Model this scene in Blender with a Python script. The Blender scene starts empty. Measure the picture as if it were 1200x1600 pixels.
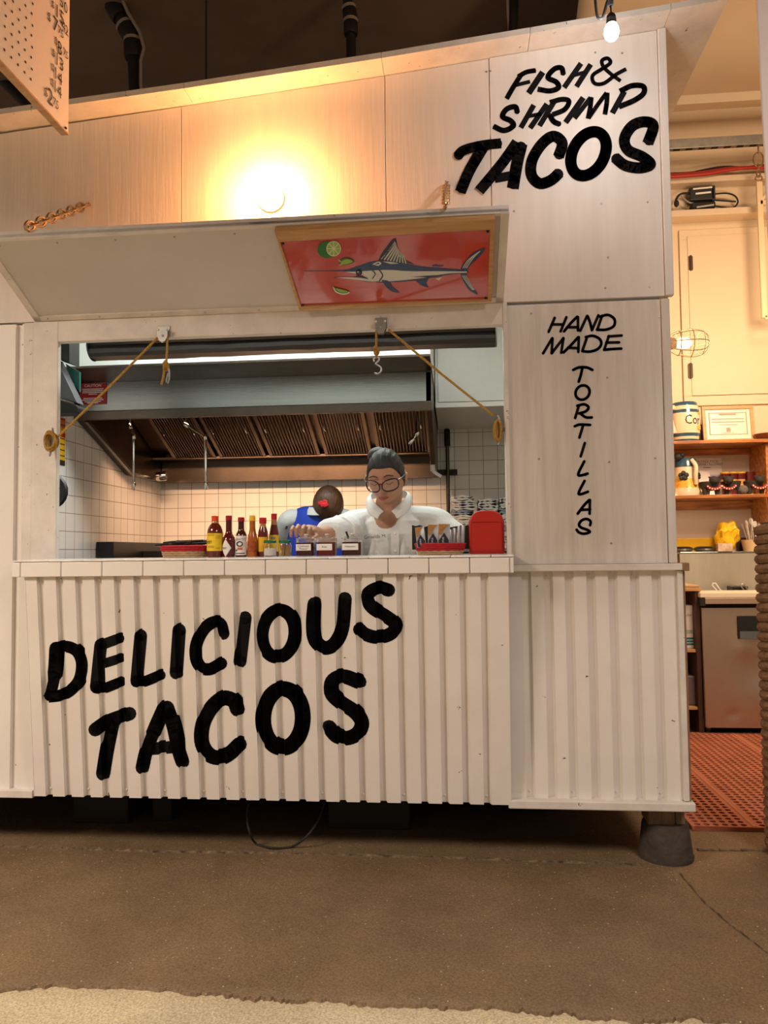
import bpy, bmesh, math, random
from mathutils import Vector as V, Matrix
random.seed(11)
PI = math.pi
scene = bpy.context.scene
COL = scene.collection

# ------------------------------------------------------------------ camera
CAM = V((0.0, -2.85, 1.12))
_p, _y, _r = (math.radians(a) for a in (3.00786552, 5.32073143, -0.65034723))
FWD = V((-math.sin(_y) * math.cos(_p), math.cos(_y) * math.cos(_p), math.sin(_p)))
_rt = V((math.cos(_y), math.sin(_y), 0)); _up = _rt.cross(FWD)
RT = math.cos(_r) * _rt + math.sin(_r) * _up
UP = -math.sin(_r) * _rt + math.cos(_r) * _up
cam = bpy.data.cameras.new('camera')
cam.sensor_fit = 'AUTO'; cam.sensor_width = 36.0; cam.lens = 27.0
cam.clip_start = 0.05; cam.clip_end = 60
camo = bpy.data.objects.new('camera', cam); COL.objects.link(camo)
camo.matrix_world = Matrix(((RT.x, UP.x, -FWD.x, CAM.x), (RT.y, UP.y, -FWD.y, CAM.y),
                            (RT.z, UP.z, -FWD.z, CAM.z), (0, 0, 0, 1)))
scene.camera = camo

# ------------------------------------------------------------------ light
scene.view_settings.view_transform = 'Standard'
scene.view_settings.look = 'None'
scene.view_settings.gamma = 1.0
scene.view_settings.exposure = 0.0
scene.view_settings.use_curve_mapping = False
w = bpy.data.worlds.new('hall_ambience'); scene.world = w; w.use_nodes = True
w.node_tree.nodes['Background'].inputs[0].default_value = (1.0, 0.78, 0.60, 1)
w.node_tree.nodes['Background'].inputs[1].default_value = 0.26


def area(name, loc, target, size, power, color, size_y=None, spread=180):
    l = bpy.data.lights.new(name, 'AREA'); l.energy = power; l.color = color; l.size = size; l.spread = math.radians(spread)
    if size_y:
        l.shape = 'RECTANGLE'; l.size_y = size_y
    o = bpy.data.objects.new(name, l); COL.objects.link(o); o.location = loc
    o.rotation_euler = (V(target) - V(loc)).to_track_quat('-Z', 'Y').to_euler()
    return o


def point(name, loc, power, color, r=0.03):
    l = bpy.data.lights.new(name, 'POINT'); l.energy = power; l.color = color; l.shadow_soft_size = r
    o = bpy.data.objects.new(name, l); COL.objects.link(o); o.location = loc
    return o


# hall lamps high over the walkway, the strip light inside the stand, the lamp under the range hood,
# the kitchen passage lamps on the right, plus an added fill light
area('hall_lamp', (-3.2, -2.7, 3.1), (-3.1, -2.6, 0.0), 1.1, 180, (1.0, 0.81, 0.65), spread=152)
area('hall_lamp', (2.1, -3.0, 3.2), (1.9, -2.6, 0.0), 1.1, 76, (1.0, 0.87, 0.79), spread=150)
area('kitchen_strip_light', (-0.75, 0.95, 2.70), (-0.75, 1.05, 0), 1.8, 36, (0.97, 1.0, 0.96), 0.16)
area('hood_lamp', (-1.25, 2.0, 2.045), (-1.3, 2.78, 0.9), 1.7, 21, (1.0, 0.56, 0.31), 0.08, spread=105)
area('passage_lamp_and_fill', (1.95, 1.15, 2.6), (1.75, 2.7, 1.3), 0.6, 46, (1.0, 0.69, 0.42))
area('passage_lamp_and_fill', (2.1, 0.3, 3.8), (1.6, 2.7, 4.1), 0.5, 22, (1.0, 0.69, 0.42))  # added fill brightening the upper passage, not a known lamp
area('under_shelf_lamp', (1.85, 2.50, 1.47), (1.85, 2.70, 1.2), 0.9, 9.0, (1.0, 0.76, 0.52), 0.05)

# ------------------------------------------------------------------ helpers


def ray(px, py):
    return (px - 600) / 1200 * RT + (800 - py) / 1200 * UP + FWD


def at(px, py, Y=None, Z=None, X=None):
    """world point seen in the photograph at (px, py) on the plane of that depth / height / side"""
    d = ray(px, py)
    t = (Y - CAM.y) / d.y if Y is not None else (Z - CAM.z) / d.z if Z is not None else (X - CAM.x) / d.x
    return CAM + t * d


def at_plane(px, py, p0, n):
    d = ray(px, py)
    return CAM + d * ((V(p0) - CAM).dot(n) / d.dot(n))


def nd(nt, t, **kw):
    n = nt.nodes.new(t)
    for k, v in kw.items():
        setattr(n, k, v)
    return n


def mat(name, col, rough=.5, metal=0., var=0., vscale=6., stretch=(1, 1, 1), bump=0., bscale=60., bstretch=None,
        col2=None, spec=.5, trans=0., ior=1.45, emit=None, estr=0., alpha=1., coat=0., detail=6., contrast=None):
    m = bpy.data.materials.new(name); m.use_nodes = True
    nt = m.node_tree; b = nt.nodes['Principled BSDF']
    I = b.inputs
    I['Base Color'].default_value = (*col, 1); I['Roughness'].default_value = rough
    I['Metallic'].default_value = metal; I['Specular IOR Level'].default_value = spec
    I['Transmission Weight'].default_value = trans; I['IOR'].default_value = ior
    I['Alpha'].default_value = alpha; I['Coat Weight'].default_value = coat
    if emit:
        I['Emission Color'].default_value = (*emit, 1); I['Emission Strength'].default_value = estr
    tc = nd(nt, 'ShaderNodeTexCoord')
    if var > 0 or col2:
        mp = nd(nt, 'ShaderNodeMapping'); mp.inputs['Scale'].default_value = stretch
        nt.links.new(tc.outputs['Object'], mp.inputs[0])
        nz = nd(nt, 'ShaderNodeTexNoise'); nz.inputs['Scale'].default_value = vscale
        nz.inputs['Detail'].default_value = detail; nz.inputs['Roughness'].default_value = .62
        nt.links.new(mp.outputs[0], nz.inputs['Vector'])
        rp = nd(nt, 'ShaderNodeValToRGB')
        c2 = col2 if col2 else tuple(c * (1 - var) for c in col)
        lo, hi = contrast if contrast else (.32, .68)
        rp.color_ramp.elements[0].position = lo; rp.color_ramp.elements[1].position = hi
        rp.color_ramp.elements[0].color = (*c2, 1); rp.color_ramp.elements[1].color = (*col, 1)
        nt.links.new(nz.outputs['Fac'], rp.inputs[0]); nt.links.new(rp.outputs[0], I['Base Color'])
    if bump > 0:
        mp2 = nd(nt, 'ShaderNodeMapping'); mp2.inputs['Scale'].default_value = bstretch or stretch
        nt.links.new(tc.outputs['Object'], mp2.inputs[0])
        n2 = nd(nt, 'ShaderNodeTexNoise'); n2.inputs['Scale'].default_value = bscale; n2.inputs['Detail'].default_value = 5
        nt.links.new(mp2.outputs[0], n2.inputs['Vector'])
        bp = nd(nt, 'ShaderNodeBump'); bp.inputs['Strength'].default_value = bump; bp.inputs['Distance'].default_value = .01
        nt.links.new(n2.outputs['Fac'], bp.inputs['Height']); nt.links.new(bp.outputs[0], I['Normal'])
    return m


def tile_mat(name, col, grout, w, h, axes, off=(0, 0), rough=.22, mortar=.0022):
    """square glazed tiles laid in the plane of two object axes"""
    m = mat(name, col, rough)
    nt = m.node_tree; b = nt.nodes['Principled BSDF']
    tc = nd(nt, 'ShaderNodeTexCoord'); sp = nd(nt, 'ShaderNodeSeparateXYZ'); cb = nd(nt, 'ShaderNodeCombineXYZ')
    nt.links.new(tc.outputs['Object'], sp.inputs[0])
    for i in (0, 1):
        a = nd(nt, 'ShaderNodeMath', operation='ADD'); a.inputs[1].default_value = off[i] + 20 * (w, h)[i]
        nt.links.new(sp.outputs[axes[i]], a.inputs[0]); nt.links.new(a.outputs[0], cb.inputs[i])
    br = nd(nt, 'ShaderNodeTexBrick', offset=0.0, squash=1.0)
    br.inputs['Scale'].default_value = 1; br.inputs['Brick Width'].default_value = w; br.inputs['Row Height'].default_value = h
    br.inputs['Mortar Size'].default_value = mortar; br.inputs['Mortar Smooth'].default_value = .1
    br.inputs['Color1'].default_value = (*col, 1); br.inputs['Color2'].default_value = tuple(c * .955 for c in col) + (1,)
    br.inputs['Mortar'].default_value = (*grout, 1)
    nt.links.new(cb.outputs[0], br.inputs['Vector']); nt.links.new(br.outputs['Color'], b.inputs['Base Color'])
    bp = nd(nt, 'ShaderNodeBump', invert=True); bp.inputs['Strength'].default_value = .5; bp.inputs['Distance'].default_value = .002
    nt.links.new(br.outputs['Fac'], bp.inputs['Height']); nt.links.new(bp.outputs[0], b.inputs['Normal'])
    return m


ORG = {}


class MB:
    def __init__(s):
        s.v = []; s.f = []; s.m = []; s.flat = []

    def add(s, vs, fs, m=0):
        o = len(s.v); s.v += [V(p) for p in vs]
        for f in fs:
            s.f.append([o + i for i in f]); s.m.append(m)
        return s

    def merge(s, o, dm=0):
        return s.add(o.v, o.f, 0) if False else s._merge(o, dm)

    def _merge(s, o, dm):
        k = len(s.v); s.v += o.v
        for f, m in zip(o.f, o.m):
            s.f.append([k + i for i in f]); s.m.append(m + dm)
        return s

    def xf(s, M):
        s.v = [M @ p for p in s.v]; return s

    def box(s, x0, x1, y0, y1, z0, z1, m=0):
        return s.add([(x, y, z) for x in (x0, x1) for y in (y0, y1) for z in (z0, z1)],
                     [(0, 1, 3, 2), (4, 6, 7, 5), (0, 4, 5, 1), (2, 3, 7, 6), (0, 2, 6, 4), (1, 5, 7, 3)], m)

    def obox(s, c, a, b, d, m=0):
        c, a, b, d = V(c), V(a), V(b), V(d)
        return s.add([c + i * a + j * b + k * d for i in (-1, 1) for j in (-1, 1) for k in (-1, 1)],
                     [(0, 1, 3, 2), (4, 6, 7, 5), (0, 4, 5, 1), (2, 3, 7, 6), (0, 2, 6, 4), (1, 5, 7, 3)], m)

    def bar(s, p, q, w, h, up=(0, 0, 1), m=0):
        p, q = V(p), V(q); d = (q - p); L = d.length; d.normalize()
        a = d.cross(V(up)).normalized(); b = a.cross(d)
        return s.obox((p + q) / 2, d * L / 2, a * w / 2, b * h / 2, m)

    def poly(s, pts, m=0):
        return s.add(pts, [tuple(range(len(pts)))], m)

    def prism(s, pts, vec, m=0):
        n = len(pts); vec = V(vec); pts = [V(p) for p in pts]
        return s.add(pts + [p + vec for p in pts],
                     [tuple(range(n)), tuple(range(2 * n - 1, n - 1, -1))] +
                     [(i, (i + 1) % n, n + (i + 1) % n, n + i) for i in range(n)], m)

    def tube(s, pts, r, seg=8, m=0, closed=False, cap=True, flat=1.0, up=None):
        pts = [V(p) for p in pts]; n = len(pts)
        rs = r if isinstance(r, (list, tuple)) else [r] * n
        vs = []; fs = []; prev = None
        for i, p in enumerate(pts):
            a = pts[(i - 1) % n] if (closed or i > 0) else p
            b = pts[(i + 1) % n] if (closed or i < n - 1) else p
            d = (b - a)
            if d.length < 1e-9: d = V((0, 0, 1))
            d.normalize()
            if prev is None:
                u = V(up) if up else (V((0, 0, 1)) if abs(d.z) < .9 else V((1, 0, 0)))
            else:
                u = prev
            u = (u - d * u.dot(d))
            if u.length < 1e-6: u = d.orthogonal()
            u.normalize(); prev = u; w_ = d.cross(u)
            for k in range(seg):
                t = 2 * PI * k / seg
                vs.append(p + rs[i] * (math.cos(t) * u * flat + math.sin(t) * w_))
        for i in range(n if closed else n - 1):
            j = (i + 1) % n
            for k in range(seg):
                l = (k + 1) % seg
                fs.append((i * seg + k, i * seg + l, j * seg + l, j * seg + k))
        if cap and not closed:
            fs.append(tuple(range(seg - 1, -1, -1))); fs.append(tuple((n - 1) * seg + k for k in range(seg)))
        return s.add(vs, fs, m)

    def lathe(s, prof, c=(0, 0, 0), seg=24, m=0, ax=None, sx=1., sy=1.):
        """prof [(radius, height[, material])] from bottom to top, ends capped"""
        c = V(c); vs = []; n = len(prof)
        if ax is None:
            A, B, D = V((1, 0, 0)), V((0, 1, 0)), V((0, 0, 1))
        else:
            D = V(ax).normalized(); A = D.orthogonal().normalized(); B = D.cross(A)
        for p in prof:
            for k in range(seg):
                t = 2 * PI * k / seg
                vs.append(c + A * p[0] * sx * math.cos(t) + B * p[0] * sy * math.sin(t) + D * p[1])
        o = len(s.v); s.v += vs
        for i in range(n - 1):
            mm = prof[i][2] if len(prof[i]) > 2 else m
            for k in range(seg):
                l = (k + 1) % seg
                s.f.append([o + i * seg + k, o + i * seg + l, o + (i + 1) * seg + l, o + (i + 1) * seg + k]); s.m.append(mm)
        s.f.append([o + k for k in range(seg - 1, -1, -1)]); s.m.append(prof[0][2] if len(prof[0]) > 2 else m)
        s.f.append([o + (n - 1) * seg + k for k in range(seg)]); s.m.append(prof[-1][2] if len(prof[-1]) > 2 else m)
        return s

    def ball(s, c, r, seg=16, rings=10, m=0, R=None):
        c = V(c); r = r if isinstance(r, (tuple, list)) else (r, r, r); vs = []; fs = []
        for i in range(rings + 1):
            a = PI * i / rings
            for k in range(seg):
                t = 2 * PI * k / seg
                p = V((r[0] * math.sin(a) * math.cos(t), r[1] * math.sin(a) * math.sin(t), r[2] * math.cos(a)))
                vs.append(c + (R @ p if R else p))
        for i in range(rings):
            for k in range(seg):
                l = (k + 1) % seg
                fs.append((i * seg + k, (i + 1) * seg + k, (i + 1) * seg + l, i * seg + l))
        return s.add(vs, fs, m)

    def grid(s, fn, nu, nv, m=0):
        vs = [fn(i / nu, j / nv) for j in range(nv + 1) for i in range(nu + 1)]
        return s.add(vs, [(j * (nu + 1) + i, j * (nu + 1) + i + 1, (j + 1) * (nu + 1) + i + 1, (j + 1) * (nu + 1) + i)
                          for j in range(nv) for i in range(nu)], m)


def tag(o, label=None, cat=None, group=None, kind=None):
    if label: o['label'] = label
    if cat: o['category'] = cat
    if group: o['group'] = group
    if kind: o['kind'] = kind
    return o


def thing(name, label, cat, loc, group=None, kind=None):
    o = bpy.data.objects.new(name, None); COL.objects.link(o); o.location = V(loc)
    o.empty_display_size = .05
    ORG[o.name] = V(loc)
    return tag(o, label, cat, group, kind)


def obj(name, mb, mats, parent=None, label=None, cat=None, group=None, kind=None, bevel=0., smooth=True, angle=38,
        origin=None, weld=True, subsurf=0, solid=0., remesh=0., smoothmod=0, dissolve=False):
    if parent is not None:
        org = ORG[parent.name]
    elif origin is not None:
        org = V(origin)
    else:
        xs = [p.x for p in mb.v]; ys = [p.y for p in mb.v]; zs = [p.z for p in mb.v]
        org = V(((min(xs) + max(xs)) / 2, (min(ys) + max(ys)) / 2, min(zs)))
    me = bpy.data.meshes.new(name)
    me.from_pydata([p - org for p in mb.v], [], mb.f)
    for mm in (mats if isinstance(mats, (list, tuple)) else [mats]):
        me.materials.append(mm)
    me.polygons.foreach_set('material_index', mb.m)
    bm = bmesh.new(); bm.from_mesh(me)
    if weld:
        bmesh.ops.remove_doubles(bm, verts=bm.verts, dist=1e-5)
    bmesh.ops.recalc_face_normals(bm, faces=bm.faces)
    bm.to_mesh(me); bm.free()
    if smooth:
        me.polygons.foreach_set('use_smooth', [True] * len(me.polygons))
        me.set_sharp_from_angle(angle=math.radians(angle))
    me.update()
    o = bpy.data.objects.new(name, me); COL.objects.link(o)
    if parent is not None:
        o.parent = parent
        if parent.type == 'MESH' and parent.parent is None:
            pass
    else:
        o.location = org
    ORG[o.name] = org
    if remesh:
        md = o.modifiers.new('remesh', 'REMESH'); md.mode = 'VOXEL'; md.voxel_size = remesh; md.use_smooth_shade = True
    if smoothmod:
        md = o.modifiers.new('smooth', 'SMOOTH'); md.iterations = smoothmod; md.factor = .5
    if solid:
        md = o.modifiers.new('solid', 'SOLIDIFY'); md.thickness = solid; md.offset = 0
    if bevel:
        md = o.modifiers.new('bevel', 'BEVEL'); md.width = bevel; md.segments = 2; md.limit_method = 'ANGLE'
        md.angle_limit = math.radians(40)
    if subsurf:
        md = o.modifiers.new('subsurf', 'SUBSURF'); md.levels = subsurf; md.render_levels = subsurf
    return tag(o, label, cat, group, kind)


def spline(pts, n=6):
    """Catmull-Rom through points of any dimension given as tuples"""
    if len(pts) < 3: return [tuple(p) for p in pts]
    out = []
    P = [tuple(2 * a - b for a, b in zip(pts[0], pts[1]))] + [tuple(p) for p in pts] + [tuple(2 * a - b for a, b in zip(pts[-1], pts[-2]))]
    for i in range(1, len(P) - 2):
        for k in range(n):
            t = k / n; t2 = t * t; t3 = t2 * t
            out.append(tuple(.5 * (2 * b + (c - a) * t + (2 * a - 5 * b + 4 * c - d) * t2 + (3 * b - a - 3 * c + d) * t3)
                             for a, b, c, d in zip(P[i - 1], P[i], P[i + 1], P[i + 2])))
    out.append(tuple(pts[-1])); return out


def stroke_polys(pts, w, smooth=5, jn=12, ends='round'):
    """brush stroke in 2-D as a list of convex polygons"""
    P = spline(pts, smooth) if len(pts) > 2 else [tuple(p) for p in pts]
    out = []; n = len(P)
    for i in range(n - 1):
        (x0, y0), (x1, y1) = P[i][:2], P[i + 1][:2]
        L = math.hypot(x1 - x0, y1 - y0)
        if L < 1e-9: continue
        nx, ny = -(y1 - y0) / L * w / 2, (x1 - x0) / L * w / 2
        out.append([(x0 + nx, y0 + ny), (x1 + nx, y1 + ny), (x1 - nx, y1 - ny), (x0 - nx, y0 - ny)])
    rng = range(n) if ends == 'round' else range(1, n - 1)
    for i in rng:
        k = .5 if ends == 'round' or 0 < i < n - 1 else .4
        out.append([(P[i][0] + w * k * math.cos(2 * PI * j / jn), P[i][1] + w * k * math.sin(2 * PI * j / jn)) for j in range(jn)])
    return out


def ell(cx, cy, rx, ry, slant=0., n=20, a0=0., a1=360.):
    return [(cx + rx * math.cos(math.radians(a0 + (a1 - a0) * i / n)) - slant * ry * math.sin(math.radians(a0 + (a1 - a0) * i / n)),
             cy + ry * math.sin(math.radians(a0 + (a1 - a0) * i / n))) for i in range(n + 1)]


def clip_u(poly, u0, u1):
    def half(P, s, c):
        out = []
        for i in range(len(P)):
            a, b = P[i], P[(i + 1) % len(P)]
            da, db = s * (a[0] - c), s * (b[0] - c)
            if da >= 0: out.append(a)
            if (da > 0 > db) or (da < 0 < db):
                t = da / (da - db); out.append(tuple(x + (y - x) * t for x, y in zip(a, b)))
        return out
    P = half(poly, 1, u0)
    return half(P, -1, u1) if len(P) > 2 else []


def text_mb(string, size, o, ex, ez, m=0, align='CENTER', mb=None, squash=1.):
    """printed text as flat faces: origin o (baseline), ex along the line, ez up"""
    cu = bpy.data.curves.new('t', 'FONT'); cu.body = string; cu.size = size; cu.align_x = align
    cu.resolution_u = 2
    ob = bpy.data.objects.new('t', cu)
    me = ob.to_mesh()
    o, ex, ez = V(o), V(ex).normalized(), V(ez).normalized()
    mb = mb or MB()
    mb.add([o + ex * v.co.x * squash + ez * v.co.y for v in me.vertices], [tuple(p.vertices) for p in me.polygons], m)
    ob.to_mesh_clear(); bpy.data.objects.remove(ob); bpy.data.curves.remove(cu)
    return mb

# ------------------------------------------------------------------ materials
M = {}
M['paint'] = mat('white_painted_plywood', (.78, .74, .70), .55, var=.10, vscale=3, stretch=(6, 6, .6), bump=.12, bscale=9, bstretch=(9, 9, .5))
M['paint_worn'] = mat('white_worn_plywood', (.74, .70, .66), .6, col2=(.60, .55, .50), vscale=3.5, stretch=(7, 7, .5), bump=.25, bscale=9, bstretch=(9, 9, .5), contrast=(.3, .62))
M['metal_white'] = mat('white_painted_sheet_metal', (.80, .76, .71), .42, var=.08, vscale=4, bump=.05, bscale=3)
M['trim_white'] = mat('white_painted_trim', (.76, .71, .65), .55, var=.2, vscale=9, bump=.1, bscale=25)
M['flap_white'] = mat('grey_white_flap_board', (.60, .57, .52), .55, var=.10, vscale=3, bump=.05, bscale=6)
M['black_paint'] = mat('black_sign_paint', (.010, .010, .011), .85, var=.3, vscale=12, spec=.06)
M['counter_tile'] = mat('glazed_white_tile', (.84, .80, .75), .16, var=.04, vscale=5)
M['grout'] = mat('dark_grout', (.18, .15, .13), .9)
M['tile_back'] = tile_mat('white_wall_tile', (.86, .84, .80), (.34, .28, .22), .1085, .1085, (0, 2), (.0, .035))
M['tile_side'] = tile_mat('white_wall_tile_side', (.86, .84, .80), (.34, .28, .22), .1085, .1085, (1, 2), (.0, .035))
M['steel'] = mat('brushed_stainless_steel', (.34, .335, .32), .26, 1., var=.12, vscale=3, stretch=(.6, 6, 14), bump=.05, bscale=6, bstretch=(1, 30, 60))
M['steel_dark'] = mat('greasy_stainless_steel', (.15, .115, .09), .36, 1., var=.3, vscale=5)
M['filter'] = mat('baffle_filter_steel', (.17, .125, .095), .30, 1.)
M['chrome'] = mat('polished_pipe', (.75, .70, .65), .14, 1.)
M['dark_gap'] = mat('dark_recess', (.02, .016, .014), .8)
M['black'] = mat('black_plastic', (.014, .014, .015), .4)
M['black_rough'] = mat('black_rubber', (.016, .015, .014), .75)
M['grey_plastic'] = mat('grey_plastic_case', (.085, .085, .095), .5)
M['inner_white'] = mat('white_laminate', (.76, .80, .77), .35, var=.03, vscale=40)
M['cream'] = mat('cream_wall_paint', (.74, .60, .44), .6, var=.06, vscale=2, bump=.04, bscale=8)
M['cream_fabric'] = mat('cream_ceiling_sheet', (.72, .57, .40), .7, var=.08, vscale=1.5)
M['ceiling_dark'] = mat('dark_brown_ceiling', (.26, .175, .125), .8, var=.35, vscale=.7)
M['pipe_dark'] = mat('dark_iron_pipe', (.018, .015, .013), .55, var=.3, vscale=8)
M['cable_grey'] = mat('pale_cable', (.34, .29, .24), .6)
M['wood_frame'] = mat('light_oak_frame', (.58, .34, .15), .45, col2=(.42, .22, .08), vscale=7, stretch=(1, 10, 10))
M['wood_shelf'] = mat('orange_pine_shelf', (.52, .22, .06), .42, col2=(.26, .085, .022), vscale=5, stretch=(1, 7, 9), contrast=(.38, .6))
M['wood_dark'] = mat('dark_brown_wood', (.075, .035, .02), .5, var=.4, vscale=8)
M['wood_raw'] = mat('bare_worn_wood', (.36, .20, .11), .7, var=.4, vscale=14)
M['wood_block'] = mat('grey_brown_timber', (.24, .16, .10), .8, var=.5, vscale=10, stretch=(6, 6, 1), bump=.3)
M['gold_rope'] = mat('gold_braided_rope', (.52, .29, .04), .7, col2=(.22, .11, .015), vscale=160)
M['galv'] = mat('galvanised_steel', (.45, .44, .41), .42, .85, var=.25, vscale=20)
M['brass'] = mat('brass_chain', (.55, .40, .24), .3, 1.)
M['red'] = mat('red_plastic', (.46, .018, .008), .38)
M['red_dark'] = mat('dark_red_plastic', (.22, .01, .006), .45)
M['mat_red'] = mat('terracotta_rubber_mat', (.55, .18, .095), .7, var=.3, vscale=6, bump=.1)
M['white'] = mat('white_paper', (.85, .83, .80), .6)
M['white_plastic'] = mat('white_plastic', (.82, .80, .76), .35)
M['ink'] = mat('black_print', (.02, .02, .022), .6)
M['yellow'] = mat('yellow_plastic', (.80, .46, .01), .35)


def concrete(name, c1, c2, speck, sscale=55):
    m = mat(name, c1, .55, col2=c2, vscale=2.2, bump=.25, bscale=45, detail=9, spec=.35)
    nt = m.node_tree; b = nt.nodes['Principled BSDF']
    src = b.inputs['Base Color'].links[0].from_socket
    tc = nd(nt, 'ShaderNodeTexCoord'); vo = nd(nt, 'ShaderNodeTexVoronoi'); vo.inputs['Scale'].default_value = sscale
    nt.links.new(tc.outputs['Object'], vo.inputs['Vector'])
    lt = nd(nt, 'ShaderNodeMath', operation='LESS_THAN'); lt.inputs[1].default_value = .13
    nt.links.new(vo.outputs['Distance'], lt.inputs[0])
    sx = nd(nt, 'ShaderNodeSeparateXYZ'); nt.links.new(vo.outputs['Color'], sx.inputs[0])
    g = nd(nt, 'ShaderNodeMath', operation='GREATER_THAN'); g.inputs[1].default_value = .80
    nt.links.new(sx.outputs[0], g.inputs[0])
    mu = nd(nt, 'ShaderNodeMath', operation='MULTIPLY'); nt.links.new(lt.outputs[0], mu.inputs[0]); nt.links.new(g.outputs[0], mu.inputs[1])
    mx = nd(nt, 'ShaderNodeMix', data_type='RGBA'); nt.links.new(mu.outputs[0], mx.inputs[0])
    nt.links.new(src, mx.inputs[6]); mx.inputs[7].default_value = (*speck, 1)
    # fine sand grain
    nz = nd(nt, 'ShaderNodeTexNoise'); nz.inputs['Scale'].default_value = 170; nz.inputs['Detail'].default_value = 3
    nt.links.new(tc.outputs['Object'], nz.inputs['Vector'])
    mr = nd(nt, 'ShaderNodeMapRange'); mr.inputs[1].default_value = .3; mr.inputs[2].default_value = .7
    mr.inputs[3].default_value = .62; mr.inputs[4].default_value = 1.25
    nt.links.new(nz.outputs['Fac'], mr.inputs[0])
    m2 = nd(nt, 'ShaderNodeMix', data_type='RGBA', blend_type='MULTIPLY'); m2.inputs[0].default_value = 1
    nt.links.new(mx.outputs[2], m2.inputs[6]); nt.links.new(mr.outputs[0], m2.inputs[7])
    nt.links.new(m2.outputs[2], b.inputs['Base Color'])
    return m


M['floor'] = concrete('brown_concrete', (.250, .168, .092), (.155, .103, .055), (.55, .45, .33))
M['floor_pale'] = concrete('pale_concrete', (.60, .49, .31), (.42, .34, .21), (.6, .5, .36), 30)
M['seam'] = mat('rough_joint', (.30, .22, .14), .9, col2=(.05, .03, .02), vscale=30, bump=.6, bscale=60)


def chips(m, scale, size, keep, col):
    """small paint chips scattered over a painted surface"""
    nt = m.node_tree; b = nt.nodes['Principled BSDF']
    tc = nd(nt, 'ShaderNodeTexCoord'); vo = nd(nt, 'ShaderNodeTexVoronoi'); vo.inputs['Scale'].default_value = scale
    nz = nd(nt, 'ShaderNodeTexNoise'); nz.inputs['Scale'].default_value = scale * 3
    ad = nd(nt, 'ShaderNodeVectorMath', operation='MULTIPLY_ADD'); ad.inputs[1].default_value = (.06, .06, .06)
    nt.links.new(tc.outputs['Object'], nz.inputs['Vector']); nt.links.new(nz.outputs['Color'], ad.inputs[0]); nt.links.new(tc.outputs['Object'], ad.inputs[2])
    nt.links.new(ad.outputs[0], vo.inputs['Vector'])
    lt = nd(nt, 'ShaderNodeMath', operation='LESS_THAN'); lt.inputs[1].default_value = size
    nt.links.new(vo.outputs['Distance'], lt.inputs[0])
    sx = nd(nt, 'ShaderNodeSeparateXYZ'); nt.links.new(vo.outputs['Color'], sx.inputs[0])
    g = nd(nt, 'ShaderNodeMath', operation='GREATER_THAN'); g.inputs[1].default_value = keep
    nt.links.new(sx.outputs[0], g.inputs[0])
    mu = nd(nt, 'ShaderNodeMath', operation='MULTIPLY'); nt.links.new(lt.outputs[0], mu.inputs[0]); nt.links.new(g.outputs[0], mu.inputs[1])
    mx = nd(nt, 'ShaderNodeMix', data_type='RGBA'); nt.links.new(mu.outputs[0], mx.inputs[0])
    if b.inputs['Base Color'].links: nt.links.new(b.inputs['Base Color'].links[0].from_socket, mx.inputs[6])
    else: mx.inputs[6].default_value = b.inputs['Base Color'].default_value
    mx.inputs[7].default_value = (*col, 1); nt.links.new(mx.outputs[2], b.inputs['Base Color'])


chips(M['metal_white'], 13, .06, .62, (.10, .07, .05))
chips(M['trim_white'], 26, .11, .72, (.16, .10, .06))
chips(M['paint_worn'], 9, .05, .82, (.22, .17, .13))

# ================================================================== SETTING
# floor: pale slab in front, brown topping with a ragged edge behind it
mb = MB().box(-6, 6, -7, 9, -.10, -.007)
obj('floor', mb, M['floor_pale'], kind='structure', smooth=False)
edge = [(-60, 1552), (0, 1546), (50, 1540), (95, 1538), (150, 1538), (200, 1541), (260, 1545), (300, 1550), (345, 1551), (372, 1556), (400, 1559),
        (420, 1556), (440, 1561), (465, 1562), (520, 1560), (560, 1567), (600, 1568), (665, 1570), (700, 1573), (760, 1572), (810, 1575), (850, 1583),
        (880, 1577), (905, 1586), (940, 1588), (970, 1590), (1015, 1595), (1050, 1592), (1085, 1586), (1105, 1595), (1150, 1594), (1200, 1597), (1280, 1600)]
E3 = []
pe = [at(x, y, Z=0) for x, y in edge]
for i in range(len(pe) - 1):
    for k in range(6):
        t = k / 6; q = pe[i].lerp(pe[i + 1], t)
        q.y += random.uniform(-.007, .007); E3.append(q)
E3 = [V((-6, E3[0].y, 0))] + E3 + [V((6, E3[-1].y, 0))]
mb = MB()
for i in range(len(E3) - 1):
    a, b = E3[i], E3[i + 1]
    mb.add([a, b, (b.x, 9, 0), (a.x, 9, 0), (a.x, a.y - .004, -.007), (b.x, b.y - .004, -.007)], [(0, 1, 2, 3), (0, 4, 5, 1)])
obj('floor', mb, M['floor'], kind='structure', smooth=False, weld=True)
# joints in the concrete
def joint(pts, wd, name='floor_joint'):
    mb = MB(); P = []
    for i in range(len(pts) - 1):
        for k in range(14):
            P.append(V(pts[i]).lerp(V(pts[i + 1]), k / 14))
    P.append(V(pts[-1]))
    for i in range(len(P) - 1):
        a, b = P[i], P[i + 1]; d = (b - a).normalized(); n = V((-d.y, d.x, 0))
        wa, wb = wd * random.uniform(.5, 1.4), wd * random.uniform(.5, 1.4)
        mb.prism([a + n * wa, b + n * wb, b - n * wb * .8, a - n * wa * .8], (0, 0, .003 + random.uniform(0, .003)))
    return obj(name, mb, M['seam'], kind='structure', smooth=False)
joint([at(-40, 1322, Z=0), at(120, 1327, Z=0), at(240, 1331, Z=0), at(500, 1335, Z=0), at(700, 1341, Z=0), at(1000, 1352, Z=0)], .006)
joint([at(1090, 1329, Z=0), at(1250, 1330, Z=0)], .006)
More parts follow.
